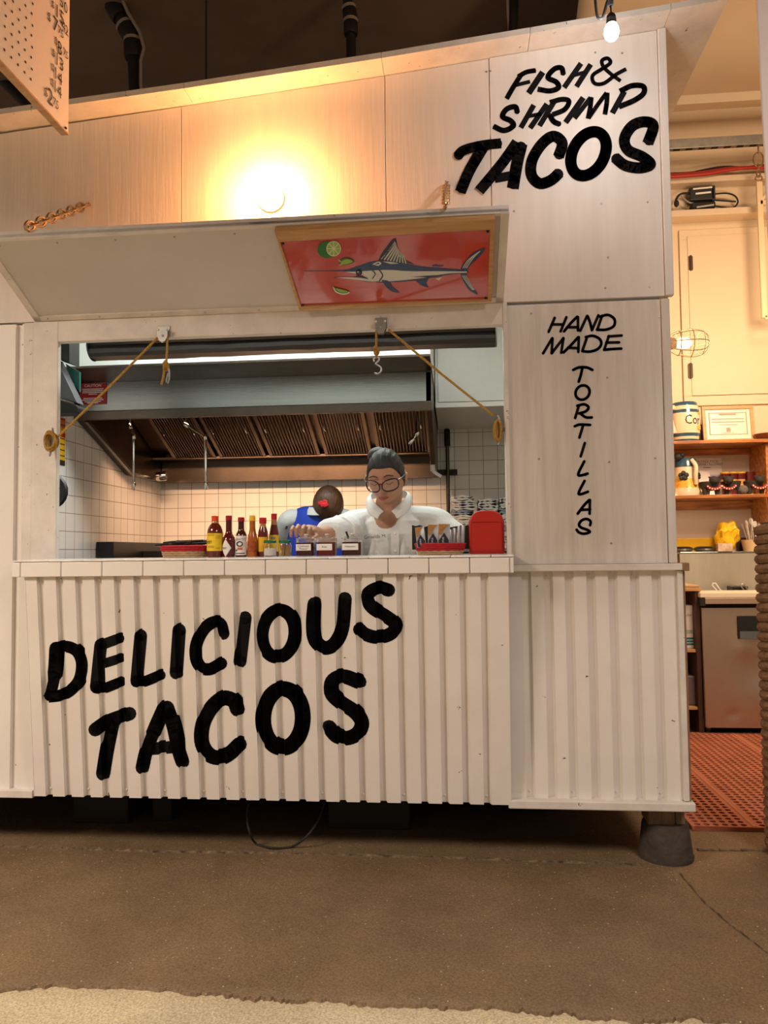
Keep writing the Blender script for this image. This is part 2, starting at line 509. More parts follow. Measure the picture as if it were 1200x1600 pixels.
joint([at(1062, 1365, Z=0), at(1100, 1410, Z=0), at(1140, 1445, Z=0), at(1200, 1490, Z=0)], .0014)

# hall ceiling and far walls
obj('ceiling', MB().box(-9, 9, -8, 9, 5.3, 5.4), M['ceiling_dark'], kind='structure', smooth=False)
obj('wall_far', MB().box(-9, 9, 9, 9.1, 0, 5.3), M['ceiling_dark'], kind='structure', smooth=False)
# passage on the right: back wall, sloping ceiling sheet, right wall
PW = 2.78
obj('wall_passage', MB().box(.83, 3.2, PW, PW + .08, 0, 4.42), M['cream'], kind='structure', smooth=False)
obj('wall_right', MB().box(3.2, 3.3, .6, PW, 0, 5.2), M['cream'], kind='structure', smooth=False)
def sheet(u, v):
    x = 0.86 + 2.4 * u; y = PW - 2.1 * v
    z = 4.34 + .62 * (PW - y) - .05 * math.sin(v * PI * 4.0) ** 2 * (.4 + u) - .015 * math.sin(u * 9 + v * 5)
    return V((x, y, z))
obj('ceiling_passage', MB().grid(sheet, 24, 40), M['cream_fabric'], kind='structure', solid=.01, angle=60)

# ================================================================== TACO STAND
ST = thing('taco_stand', 'white painted plywood and ribbed metal taco stand with a wide serving window', 'food stand', (-.5, 0, .2))
topx = [(-60, 213), (0, 205), (283, 166), (600, 118), (800, 85), (1040, 45)]
TOP = [at(x, y, Y=0) for x, y in topx]
TOP = [V((-2.7, 0, 2.745))] + TOP + [V((1.02, 0, TOP[-1].z + .024))]
def ztop(x):
    for a, b in zip(TOP, TOP[1:]):
        if a.x <= x <= b.x:
            return a.z + (b.z - a.z) * (x - a.x) / (b.x - a.x)
    return TOP[0].z if x < TOP[0].x else TOP[-1].z
XS = [-2.7, at(283, 260, Y=0).x, at(601, 105, Y=0).x, at(766, 200, Y=0).x, .776]
for i in range(4):
    a, b = XS[i] + .0012, XS[i + 1] - .0012
    y0 = -.004 if i == 3 else 0
    zb = 2.045
    if i == 2: zb = 2.045
    obj('plywood_sheet', MB().prism([(a, y0, zb), (b, y0, zb), (b, y0, ztop(b) - .002), (a, y0, ztop(a) - .002)], (0, .02, 0)), M['paint'], ST, bevel=.001, smooth=False)
obj('corner_trim', MB().prism([(.777, -.012, 2.045), (.806, -.012, 2.045), (.806, -.012, ztop(.806) - .002), (.777, -.012, ztop(.777) - .002)], (0, .03, 0)), M['paint'], ST, bevel=.002, smooth=False)
LOW = obj('plywood_sheet', MB().box(.195, .757, -.006, .012, 1.07, 2.032), M['paint_worn'], ST, bevel=.001, smooth=False)
obj('corner_trim', MB().box(.759, .788, -.014, .012, 1.07, 2.032), M['paint_worn'], ST, bevel=.003, smooth=False)
obj('ledge_trim', MB().box(.20, .812, -.035, .03, 1.045, 1.069), M['trim_white'], ST, bevel=.003, smooth=False)
obj('ledge_end', MB().box(.797, .822, -.037, .012, 1.042, 1.071), M['wood_raw'], ST, bevel=.003, smooth=False)
obj('corner_trim', MB().box(.783, .803, -.02, .012, .235, 1.043), M['trim_white'], ST, bevel=.003, smooth=False)
obj('corner_edge', MB().box(.8035, .812, -.012, .012, .235, 1.041), M['wood_raw'], ST, bevel=.002, smooth=False)
obj('base_board', MB().box(.172, .818, -.036, .03, .203, .233), M['trim_white'], ST, bevel=.004, smooth=False)
obj('base_board', MB().box(-2.7, -1.615, -.022, .03, .203, .232), M['trim_white'], ST, bevel=.003, smooth=False)

# ribbed sheet metal: wide pans between narrow recessed grooves
def profile(x0, x1, centers, gw, dp):
    P = [(x0, 0.)]
    for c in sorted(centers):
        if c - gw < x0 or c + gw > x1: continue
        P += [(c - gw, 0.), (c - gw * .88, dp), (c + gw * .50, dp), (c + gw, 0.)]
    P.append((x1, 0.)); return P
def ribbed(P, p0, ez, n, L):
    """profile strip: x from profile, from p0 up along ez by L, recess along -n"""
    mb = MB(); p0, ez, n = V(p0), V(ez), V(n)
    pt = lambda x, d, v: V((x, p0.y, p0.z)) + ez * v - n * d
    for (xa, da), (xb, db) in zip(P, P[1:]):
        mb.add([pt(xa, da, 0), pt(xb, db, 0), pt(xb, db, L), pt(xa, da, L)], [(0, 1, 2, 3)])
    return mb
def screws(P, p0, ez, n, vs, skip=2, first=0):
    mbs = []; cs = [((P[i][0] + P[i + 1][0]) / 2, P[i][1]) for i in range(len(P) - 1) if P[i][1] > 0 and P[i + 1][1] > 0]
    for k, (x, d) in enumerate(cs):
        for j, v in enumerate(vs):
            if (k + first + j) % skip: continue
            c = V((x, V(p0).y, V(p0).z)) + V(ez) * v - V(n) * d
            obj('panel_screw', MB().lathe([(.0045, 0), (.0045, .002), (.0025, .004)], c, 8, 0, ax=n), M['metal_white'], ST)
# lower right skin
cr = [at(x, 900, Y=0).x for x in (822.3, 856.3, 888.9, 922.9, 956.9, 990.9, 1024.9)]
PR = profile(.165, .783, cr, .0165, .018)
obj('ribbed_panel', ribbed(PR, (0, -.004, .233), (0, 0, 1), (0, -1, 0), .812), M['metal_white'], ST, angle=20)
screws(PR, (0, -.004, .233), (0, 0, 1), (0, -1, 0), (.02, .795), 2)
# left skin
pitch = .0715
xl = at(29, 650, Y=0).x
PL = profile(-2.7, -1.615, [xl - .155 * k for k in range(8)] + [xl + .105], .014, .016)
obj('ribbed_panel', ribbed(PL, (0, -.004, .232), (0, 0, 1), (0, -1, 0), 1.805), M['metal_white'], ST, angle=20)
obj('corner_trim', MB().box(-1.682, -1.64, -.010, .01, 1.10, 2.04), M['trim_white'], ST, bevel=.003, smooth=False)

# window frame
obj('window_jamb', MB().box(-1.640, -1.537, -.016, .010, 1.10, 2.04), M['trim_white'], ST, bevel=.003, smooth=False)
obj('window_jamb', MB().box(.186, .203, -.018, .022, 1.10, 2.04), M['trim_white'], ST, bevel=.003, smooth=False)
obj('window_header', MB().box(-1.640, .203, -.014, .022, 1.958, 2.043), M['trim_white'], ST, bevel=.003, smooth=False)
# lining of the front wall inside, roof, side wall, platform, ceiling
obj('front_lining', MB().box(-2.3, -1.60, .022, .05, .25, 2.7).box(.204, .78, .022, .05, .25, 2.75).box(-1.60, .204, .022, .05, 2.046, 2.70).box(-1.60, .204, .022, .05, .25, 1.04), M['inner_white'], ST, smooth=False)
mb = MB()
RX = [-2.7, -1.8, -1.0, -.246, .3, .8, 1.0]
YF = -.105
for a, b in zip(RX, RX[1:]):
    g = .0008
    mb.prism([(a + g, YF, ztop(a)), (b - g, YF, ztop(b)), (b - g, YF, ztop(b) + .022), (a + g, YF, ztop(a) + .022)], (0, 3.2, 0))
obj('roof', mb, M['trim_white'], ST, smooth=False)
obj('side_wall', MB().prism([(.79, .012, .2), (.79, 3.06, .2), (.79, 3.06, ztop(.79) - .002), (.79, .012, ztop(.79) - .002)], (-.03, 0, 0)), M['cream'], ST, smooth=False)
obj('platform', MB().box(-2.7, .80, .032, 3.06, .20, .25), M['black_rough'], ST, smooth=False)
obj('inner_ceiling', MB().box(-2.31, .76, .05, 3.0, 2.76, 2.78), M['inner_white'], ST, smooth=False)

# counter with a tiled edge
YC = -.135
xa, xb = at(18, 888, Y=YC).x, at(803, 888, Y=YC).x
obj('counter', MB().box(xa + .004, xb - .004, YC + .012, .34, 1.047, 1.1035), M['grout'], ST, smooth=False)
mb = MB(); g = .0012
js = [18, 31.5] + [95 + 63.9 * k for k in range(12)] + [795, 803.5]
jx = [at(x, 888, Y=YC).x for x in js]
for a, b in zip(jx, jx[1:]):
    mb.box(a + g, b - g, YC, YC + .012, 1.0435, 1.0975)
js = [18, 75.5] + [130 + 63.7 * k for k in range(11)] + [803.5]
jx = [at(x, 875, Y=YC).x for x in js]
for a, b in zip(jx, jx[1:]):
    sk = .006
    mb.prism([(a + g, YC - .001, 1.099), (b - g, YC - .001, 1.099), (b - g + sk, YC + .09, 1.1035), (a + g + sk, YC + .09, 1.1035)], (0, 0, .0052))
    for r_ in range(3):
        mb.box(a + g + sk, b - g + sk, YC + .093 + .126 * r_, YC + .216 + .126 * r_, 1.1005, 1.1085)
obj('counter_tiles', mb, M['counter_tile'], ST, bevel=.0045, smooth=True, weld=False)

# front panel leaning in from the counter edge
pT, pB = V((0, -.118, 1.043)), V((0, -.034, at(300, 1248, Y=-.03).z))
FZ = (pT - pB); FL = FZ.length; FZ.normalize(); FN = V((0, FZ.z * -1, FZ.y)); FN.normalize()
x0, x1 = at(38, 910, Y=pT.y).x, at(797, 1100, Y=-.07).x
gx = [at(50 + c / 4, 905, Y=pT.y).x for c in (50, 170, 292, 415, 537, 657, 780, 905, 1028, 1150)]
gp = (gx[-1] - gx[0]) / 9
gx = [gx[0] + gp * k for k in range(26)]
PF = profile(x0, x1, gx, .0140, .017)
FP = obj('front_panel', ribbed(PF, pB, FZ, FN, FL), M['metal_white'], ST, angle=20)
screws(PF, pB, FZ, FN, (.025, FL - .012), 2)
obj('panel_edge', MB().obox(pB + FZ * FL / 2 + V((x1 - .0015, 0, 0)) - FN * .010, (.0015, 0, 0), FN * .011, FZ * FL / 2), M['metal_white'], ST, smooth=False)
obj('panel_edge', MB().obox(pB + FZ * FL / 2 + V((x0 + .0015, 0, 0)) - FN * .010, (.0015, 0, 0), FN * .011, FZ * FL / 2), M['metal_white'], ST, smooth=False)

# lettering on the front panel, painted over the ribs
def on_ribs(polys, mb):
    br = [p[0] for p in PF]
    for P in polys:
        q = []
        for px_, py_ in P:
            h = at_plane(px_, py_, pB, FN)
            q.append((h.x, (h - pB).dot(FZ)))
        lo, hi = min(a for a, b in q), max(a for a, b in q)
        for (xa_, da), (xb_, db) in zip(PF, PF[1:]):
            if xb_ <= lo or xa_ >= hi: continue
            c = clip_u(q, xa_, xb_)
            if len(c) < 3: continue
            mb.poly([V((u, pB.y, pB.z)) + FZ * v - FN * ((da + (db - da) * (u - xa_) / max(xb_ - xa_, 1e-9)) - .0007) for u, v in c])
def word(strokes, ox, oy, sc, dw, ends='round'):
    out = []
    for s_ in strokes:
        wd = dw
        if isinstance(s_[0], (int, float)): wd, s_ = s_[0], s_[1]
        out += stroke_polys([(ox + x / sc, oy + y / sc) for x, y in s_], wd / sc, ends=ends)
    return out
A1 = [  # D E L I C
    (84, [(150, 492), (140, 640), (108, 790)]), (74, [(155, 488), (225, 482), (285, 515), (312, 590), (295, 690), (240, 755), (180, 785), (98, 795)]),
    (80, [(430, 470), (402, 735)]), (66, [(435, 470), (545, 430)]), (60, [(455, 585), (545, 557)]), (66, [(400, 742), (450, 742), (545, 706)]),
    (80, [(680, 412), (655, 695)]), (68, [(650, 702), (700, 700), (802, 660)]),
    (84, [(920, 378), (902, 645)]),
    (78, [(1196, 400), (1178, 340), (1130, 330), (1070, 378), (1027, 470), (1027, 560), (1062, 615), (1112, 622), (1150, 605), (1182, 586)]),
    # T A C
    (86, [(395, 1000), (475, 948), (610, 900)]), (90, [(505, 950), (468, 1130), (445, 1275)]),
    (86, [(825, 862), (760, 1010), (715, 1130), (690, 1238)]), (88, [(845, 862), (885, 980), (915, 1120), (940, 1200)]), (78, [(745, 1120), (890, 1108)]),
    (94, [(1284, 872), (1262, 822), (1200, 802), (1130, 852), (1070, 960), (1062, 1080), (1110, 1158), (1180, 1175), (1240, 1145), (1296, 1092)])]
B1 = [  # I O U S
    (82, [(172, 300), (140, 575)]), (82, ell(381, 400, 103, 147, .06)),
    (88, [(605, 215), (596, 330), (605, 430), (650, 482), (700, 485), (745, 445), (780, 360), (795, 183)]),
    (84, [(1068, 128), (1010, 114), (945, 145), (938, 190), (970, 240), (1050, 290), (1112, 340), (1100, 385), (1050, 415), (985, 422), (920, 402), (888, 374)]),
    # O S
    (100, ell(409, 930, 124, 184, .02)),
    (92, [(885, 702), (790, 668), (720, 695), (712, 770), (770, 830), (860, 890), (902, 955), (878, 1020), (815, 1052), (745, 1040), (697, 985)])]
mb = MB()
on_ribs(word(A1, 50, 890, 4, 80) + word(B1, 340, 890, 4, 80), mb)
obj('lettering', mb, M['black_paint'], FP, weld=False, smooth=False, label='black brush lettering reading DELICIOUS TACOS')

def flat_paint(polys, Y, mb):
    for k, P in enumerate(polys):
        mb.poly([at(x, y, Y=Y) for x, y in P])
SIGN = [c for c in ST.children if c.name.startswith('plywood_sheet')][3]
C1 = [(31, [(392, 125), (345, 200), (314, 255)]), (30, [(375, 137), (420, 112), (470, 103)]), (24, [(362, 182), (440, 163)]),
      (38, [(508, 112), (432, 225)]),
      (33, [(618, 125), (608, 90), (570, 95), (535, 140), (580, 165), (592, 195), (545, 213), (480, 203)]),
      (33, [(713, 65), (622, 195)]), (33, [(765, 70), (688, 190)]), (24, [(665, 132), (735, 112)]),
      (24, [(955, 95), (900, 125), (835, 172), (785, 172), (775, 130), (830, 92), (870, 62), (855, 38), (825, 50), (832, 82), (870, 120), (925, 160)]),
      (34, [(372, 330), (360, 298), (315, 310), (292, 350), (335, 372), (350, 400), (300, 425), (243, 402)]),
      (33, [(460, 288), (390, 410)]), (33, [(530, 282), (440, 412)]), (24, [(415, 352), (500, 335)]),
      (33, [(570, 268), (490, 400)]), (32, [(545, 275), (610, 258), (648, 268), (625, 312), (560, 340)]), (34, [(545, 340), (565, 375), (600, 392)]),
      (36, [(725, 248), (630, 382)]),
      (30, [(765, 248), (678, 360)]), (30, [(768, 246), (762, 300), (750, 362)]), (27, [(752, 360), (800, 290), (850, 222)]), (30, [(853, 222), (850, 280), (840, 340)]),
      (36, [(945, 215), (880, 332)]), (34, [(920, 215), (985, 185), (1045, 188), (1048, 225), (1000, 262), (915, 298)]),
      (54, [(52, 562), (85, 530), (180, 505), (285, 493)]), (60, [(190, 512), (115, 640), (66, 755)]),
      (58, [(370, 487), (290, 600), (168, 748)]), (64, [(395, 495), (370, 600), (347, 735)]), (48, [(250, 682), (360, 662)]),
      (60, [(592, 565), (612, 492), (565, 455), (505, 495), (452, 580), (446, 660), (490, 708), (550, 692), (598, 650)]),
      (62, ell(753, 549, 90, 118, .26)),
      (60, [(1070, 495), (1100, 400), (1050, 378), (985, 402), (945, 470), (965, 530), (1040, 565), (1085, 605), (1030, 625), (950, 612), (893, 568)])]
C1 = [(w_ * .87 if w_ < 40 else w_, p_) for w_, p_ in C1]
mb = MB(); flat_paint(word(C1, 700, 80, 3.4286, 33, 'flat'), -.0055, mb)
obj('lettering', mb, M['black_paint'], SIGN, weld=False, smooth=False, label='black brush lettering reading FISH & SHRIMP TACOS')
D1 = [[(275, 125), (205, 288)], [(412, 118), (345, 283)], [(245, 202), (375, 202)],
      [(538, 112), (470, 180), (385, 283)], [(548, 115), (548, 272)], [(420, 235), (545, 235)],
      [(655, 102), (575, 275)], [(662, 105), (690, 180), (712, 268)], [(712, 268), (788, 95)],
      [(830, 100), (775, 262)], [(805, 112), (900, 90), (975, 140), (968, 220), (880, 262), (772, 264)],
      [(245, 365), (140, 540)], [(250, 365), (240, 540)], [(240, 540), (375, 365)], [(378, 362), (352, 533)],
      [(550, 352), (480, 430), (380, 530)], [(558, 352), (552, 523)], [(430, 475), (550, 480)],
      [(655, 350), (600, 510)], [(640, 350), (720, 335), (800, 370), (822, 430), (780, 490), (690, 520), (600, 515)],
      [(910, 338), (858, 490)], [(905, 342), (1060, 332)], [(880, 415), (1030, 412)], [(855, 500), (950, 490), (1055, 485)],
      [(492, 735), (560, 706), (650, 706), (718, 735)], [(600, 710), (580, 800), (557, 872)],
      ell(602, 1000, 82, 84, .12), [(560, 1150), (515, 1298)], [(540, 1155), (620, 1138), (672, 1172), (640, 1220), (560, 1245)],
      [(575, 1245), (640, 1290), (710, 1292)]]
E1 = [[(510, 45), (570, 25), (690, 30)], [(610, 30), (565, 178)], [(628, 242), (580, 398)],
      [(622, 456), (552, 600), (580, 622), (660, 600)], [(625, 685), (558, 820), (580, 842), (665, 812)],
      [(680, 910), (620, 970), (545, 1070)], [(688, 910), (684, 1070)], [(590, 1025), (690, 1020)],
      [(690, 1205), (695, 1160), (650, 1132), (590, 1150), (560, 1200), (590, 1235), (660, 1260), (685, 1285), (620, 1305), (560, 1290), (532, 1258)]]
mb = MB(); flat_paint(word(D1[:22], 830, 480, 7.5, 33), -.0072, mb)
obj('lettering', mb, M['black_paint'], LOW, weld=False, smooth=False, label='black brush lettering reading HAND MADE')
mb = MB(); flat_paint(word(D1[22:], 830, 480, 7.5, 33) + word(E1, 830, 660, 7.5, 33), -.0072, mb)
obj('lettering', mb, M['black_paint'], LOW, weld=False, smooth=False, label='black brush lettering reading TORTILLAS downwards')
# nail heads on the plywood
for x, y in ((760, 112), (766, 111), (930, 82), (972, 83), (940, 318), (1012, 316), (775, 330), (803, 330), (946, 450), (1015, 448), (950, 402)):
    obj('nail_head', MB().lathe([(.004, 0), (.0035, .002)], at(x, y, Y=-.004), 8, 0, ax=(0, -1, 0)), M['galv'], ST)
for x, y in ((949, 590), (842, 717), (952, 722), (955, 849), (830, 490), (1030, 495), (1024, 716)):
    obj('nail_head', MB().lathe([(.004, 0), (.0035, .002)], at(x, y, Y=-.006), 8, 0, ax=(0, -1, 0)), M['galv'], ST)

# flap propped open above the window
HY, HZ = -.016, 2.046
SL = math.radians(25.5)
FD = V((0, -math.cos(SL), math.sin(SL))); FM = V((0, -math.sin(SL), -math.cos(SL)))   # along the flap, out of its underside
h0 = V((0, HY, HZ))
def onflap(px_, py_, lift=0.):
    return at_plane(px_, py_, h0 + FM * lift, FM)
flen = (onflap(793, 331) - h0).dot(FD)
fx0, fx1 = -1.632, .19
mid = h0 + FD * flen / 2
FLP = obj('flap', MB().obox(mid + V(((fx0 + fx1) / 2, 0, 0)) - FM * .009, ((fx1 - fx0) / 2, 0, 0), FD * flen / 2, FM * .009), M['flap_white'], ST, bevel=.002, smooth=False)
mb = MB()
mb.obox(h0 + FD * (flen - .006) + V(((fx0 + fx1) / 2, 0, 0)) - FM * .014, ((fx1 - fx0) / 2, 0, 0), FD * .006, FM * .018)
mb.obox(h0 + FD * .012 + V(((fx0 + fx1) / 2, 0, 0)) + FM * .003, ((fx1 - fx0) / 2, 0, 0), FD * .012, FM * .003)
mb.obox(mid + V((fx1 - .014, 0, 0)) + FM * .003, (.014, 0, 0), FD * flen / 2, FM * .003)
mb.obox(mid + V((fx0 + .014, 0, 0)) + FM * .003, (.014, 0, 0), FD * flen / 2, FM * .003)
obj('flap_trim', mb, M['trim_white'], FLP, bevel=.0015, smooth=False)
for k in range(9):
    c = h0 + FD * .012 + V((fx0 + .06 + k * .21, 0, 0)) + FM * .006
    obj('flap_screw', MB().lathe([(.0042, 0), (.003, .0025)], c, 8, 0, ax=FM), M['galv'], FLP)
    obj('flap_screw', MB().lathe([(.0042, 0), (.003, .0025)], c + FD * (flen - .045) - FM * .006, 8, 0, ax=FM), M['galv'], FLP)

# ---------------------------------------------------------------- inside of the stand
IX, IB = -2.31, 3.0
obj('wall_back', MB().box(IX - .05, .76, IB, IB + .05, .25, 2.76), M['tile_back'], kind='structure', smooth=False, origin=(0, 0, 0))
obj('wall_left', MB().box(IX - .05, IX, .05, IB, .25, 2.76), M['tile_side'], kind='structure', smooth=False, origin=(0, 0, 0))

# ================================================================== INSIDE THE STAND
# bulkhead over the range, white storage cabinet at its right
zB = at(650, 557, Y=1.25).z
obj('bulkhead', MB().box(IX + .001, at(672, 556, Y=1.25).x, 1.25, 2.99, zB + .012, 2.755), M['inner_white'], ST, smooth=False)
obj('bulkhead_soffit', MB().box(IX + .001, at(672, 556, Y=1.25).x, 1.25, 2.99, zB, zB + .011), M['steel_dark'], ST, smooth=False)
CB = thing('storage_cabinet', 'white laminate overhead cabinet right of the steel range hood', 'cabinet', (.3, 2.5, 2.05))
obj('body', MB().box(-.118, .755, 2.10, 2.995, 2.05, 2.75), M['inner_white'], CB, bevel=.003, smooth=False)
obj('door', MB().box(-.10, .75, 2.082, 2.099, 2.085, 2.74), M['inner_white'], CB, bevel=.003, smooth=False)
obj('bottom_rail', MB().box(-.118, .755, 2.085, 2.099, 2.05, 2.082), M['white_plastic'], CB, bevel=.002, smooth=False)

HD = thing('range_hood', 'wide stainless steel range hood with a row of baffle filters', 'range hood', (-1.2, 2.3, 1.7))
hx0, hx1 = IX + .003, -.127
obj('front_panel', MB().box(hx0, hx1, 1.60, 1.625, 2.0, zB - .002), M['steel'], HD, smooth=False)
obj('front_lip', MB().prism([(hx0, 1.598, 1.945), (hx0, 1.598, 1.999), (hx0, 1.66, 1.999), (hx0, 1.66, 1.975), (hx0, 1.62, 1.945)], (hx1 - hx0, 0, 0)), M['steel_dark'], HD, bevel=.003, smooth=False)
side = [(1.60, 1.95), (1.64, 1.95), (2.346, 1.683), (2.995, 1.683), (2.995, zB - .002), (1.60, zB - .002)]
obj('end_panel', MB().prism([(hx0, y, z) for y, z in side], (.04, 0, 0)), M['steel_dark'], HD, bevel=.003, smooth=False)
obj('end_panel', MB().prism([(hx1 - .035, y, z) for y, z in side], (.035, 0, 0)), M['steel_dark'], HD, bevel=.003, smooth=False)
obj('edge_rail', MB().bar((hx0 + .05, 1.66, 1.952), (hx0 + .05, 2.346, 1.690), .02, .02).bar((hx0 + .05, 2.346, 1.690), (hx0 + .05, 2.98, 1.690), .02, .02), M['steel'], HD, smooth=False)
obj('grease_trough', MB().box(hx0 + .045, hx1 - .04, 2.90, 2.93, 1.69, 1.85).box(hx0 + .045, hx1 - .04, 2.72, 2.93, 1.835, 1.85).box(hx0 + .045, hx1 - .04, 2.885, 2.93, 1.675, 1.69), M['steel_dark'], HD, smooth=False)
fT, fB = V((0, 2.05, 2.16)), V((0, 2.74, 1.852))
fd = (fT - fB).normalized(); fl = (fT - fB).length; fn = V((0, -fd.z, fd.y)) * -1
fn = V((0, -abs(fd.z), -abs(fd.y)))
obj('filter_back', MB().obox((fT + fB) / 2 + V(((hx0 + hx1) / 2, 0, 0)) - fn * .03, ((hx1 - hx0) / 2 - .05, 0, 0), fd * fl / 2, fn * .004), M['steel_dark'], HD, smooth=False)
bnd = [(258, 327), (333, 407), (413, 494), (502, 577), (586, 672)]
fx = [(at(a, 690, Y=2.55).x, at(b, 690, Y=2.55).x) for a, b in bnd]
for k, (a, b) in enumerate(fx):
    mb = MB(); n_ = 15
    c0 = fB.lerp(fT, .5)
    for e in (a + .012, b - .012):
        mb.obox(c0 + V((e, 0, 0)), (.012, 0, 0), fd * fl / 2, fn * .018)
    for v in (.012, .988):
        mb.obox(fB.lerp(fT, v) + V(((a + b) / 2, 0, 0)), ((b - a) / 2, 0, 0), fd * .012, fn * .018)
    F = obj('baffle_filter', mb, M['filter'], HD, smooth=False)
    mb = MB(); st = (b - a - .05) / n_
    for i in range(n_):
        x = a + .025 + st * (i + .5)
        mb.prism([fB + V((x - st * .30, 0, 0)) + fn * .004, fB + V((x - st * .12, 0, 0)) + fn * .014, fB + V((x + st * .12, 0, 0)) + fn * .014, fB + V((x + st * .30, 0, 0)) + fn * .004], fd * fl)
    obj('baffle', mb, M['filter'], F, smooth=False, kind='stuff')
    for e in (a + .055, b - .055):
        q = fB.lerp(fT, .52) + V((e, 0, 0))
        obj('filter_handle', MB().tube([q + fn * .014 - fd * .03, q + fn * .04 - fd * .026, q + fn * .045, q + fn * .04 + fd * .026, q + fn * .014 + fd * .03], .0035, 6), M['chrome'], F)
# clip on the hood's rear corner bracket and a small canister under its left corner
q = at(683, 735, Y=2.3)
obj('corner_clip', MB().bar(at(676, 722, Y=2.3), at(676, 736, Y=2.3), .03, .02, (0, 1, 0)).bar(at(676, 736, Y=2.3), at(690, 745, Y=2.3), .02, .03, (0, 1, 0)), M['galv'], HD, smooth=False)
obj('grease_cup', MB().lathe([(.03, 0), (.035, .008), (.035, .07), (.032, .075)], at(244, 745, Y=2.7), 14, 0, ax=(1, .2, .1)), M['chrome'], HD)

def pipe(pts, r, label):
    t = thing('nozzle_pipe', label, 'pipe', pts[-1], group='extinguisher pipes under the range hood')
    obj('tube', MB().tube(pts, r, 8), M['chrome'], t)
    for p, q in zip(pts[1:-1], pts[2:]):
        d = (q - p).normalized()
        obj('coupling', MB().lathe([(r * 1.5, -.016), (r * 1.7, -.010), (r * 1.7, .012), (r * 1.4, .018)], p, 10, 0, ax=d), M['chrome'], t)
    d = (pts[-1] - pts[-2]).normalized()
    obj('nozzle', MB().lathe([(r * 1.2, -.05), (r * 1.6, -.045), (r * 1.6, -.012), (r * 1.1, 0)], pts[-1], 10, 0, ax=d), M['chrome'], t)
yq = 1.95
pipe([at(203, 620, Y=yq), at(203, 666, Y=yq), at(209, 682, Y=yq), at(209, 766, Y=yq)], .0085, 'short chrome drop pipe nearest the left tiled wall under the hood')
pipe([at(291, 620, Y=yq), at(291, 664, Y=yq), at(321, 683, Y=yq), at(322, 765, Y=yq)], .0085, 'chrome drop pipe with a long sideways offset in front of the filters')
pipe([at(653, 620, Y=yq), at(652, 677, Y=yq), at(639, 694, Y=yq)], .0085, 'bent chrome pipe at the hood right end above the cook')

# wall pipe with its bracket
t = thing('wall_pipe', 'dark vertical pipe on the tiled back wall right of the hood', 'pipe', at(700, 800, Y=2.9))
xp = at(699, 700, Y=2.93).x
obj('tube', MB().tube([(xp, 2.93, .9), (xp, 2.93, 2.045)], .014, 10), M['steel_dark'], t)
obj('collar', MB().lathe([(.022, 0), (.022, .12), (.016, .13)], (xp, 2.93, 1.915), 10), M['pipe_dark'], t)
q = at(700, 738, Y=2.95)
obj('bracket', MB().box(q.x - .10, q.x + .07, 2.95, 2.97, q.z - .022, q.z + .022), M['pipe_dark'], t, bevel=.002, smooth=False)
# cooking counter along the left wall and a low counter along the back wall
t = thing('griddle', 'low black griddle standing along the left tiled wall', 'griddle', (-2.1, 2.3, .25))
obj('body', MB().box(IX + .005, -2.19, 1.90, 2.98, .25, at(128, 846, X=-2.30).z), M['black'], t, bevel=.006, smooth=False)
obj('front_plate', MB().box(-2.185, -1.20, 2.35, 2.98, .25, 1.15), M['black'], t, bevel=.006, smooth=False)
t = thing('prep_counter', 'stainless steel prep counter along the back wall under the folded towels', 'counter', (.2, 2.7, .25))
obj('worktop', MB().box(-.6, .74, 2.35, 2.98, 1.115, 1.14), M['steel'], t, bevel=.004, smooth=False)
obj('cabinet_body', MB().box(-.58, .72, 2.40, 2.97, .25, 1.114), M['steel'], t, bevel=.004, smooth=False)
# folded side towels in three stacks
tw = [mat('white_towel', (.80, .76, .70), .95, bump=.3, bscale=120), mat('blue_grey_towel', (.33, .37, .44), .95, bump=.3, bscale=120), mat('cream_towel', (.72, .62, .50), .95, bump=.3, bscale=120)]
def towel(x0, x1, y0, y1, z, h, m, label, seed):
    rnd = random.Random(seed); ph = [rnd.uniform(0, 6) for _ in range(6)]
    mb = MB(); W = (x1 - x0) / 2; D = (y1 - y0) / 2; cx, cy = (x0 + x1) / 2, (y0 + y1) / 2
    sl = rnd.uniform(-.05, .05)
    def prof(u, k):   # one folded layer: rounded edge loop
        a = 2 * PI * u; c, s = math.cos(a), math.sin(a)
        sx = abs(c) ** .35 * (1 if c > 0 else -1); sz = abs(s) ** .8 * (1 if s > 0 else -1)
        return sx, sz
    for L in range(2):
        def fn_(u, v):
            sx, sz = prof(u, L)
            e = 1 - .03 * (1 + math.sin(v * 7 + ph[L]))
            wob = .0035 * math.sin(sx * 5 + ph[2 + L] + v * 4)
            return V((cx + W * sx * e, cy + D * (2 * v - 1), z + h * (.25 + .5 * L) + sz * h * .26 + wob * h / .014 + sl * sx * h))
        mb.grid(fn_, 24, 6)
        mb.add([fn_(i / 24, 0) for i in range(24)], [tuple(range(24))]); mb.add([fn_(i / 24, 1) for i in range(24)], [tuple(range(24))])
    obj('folded_towel', mb, tw[m], None, label, 'towel', 'folded kitchen towels stacked on the back counter', angle=70)
stacks = [(705, 742, 775, 0), (746, 777, 780, 1), (779, 800, 777, 2)]
zc = 1.141
names = ['left towel stack', 'middle towel stack', 'right towel stack']
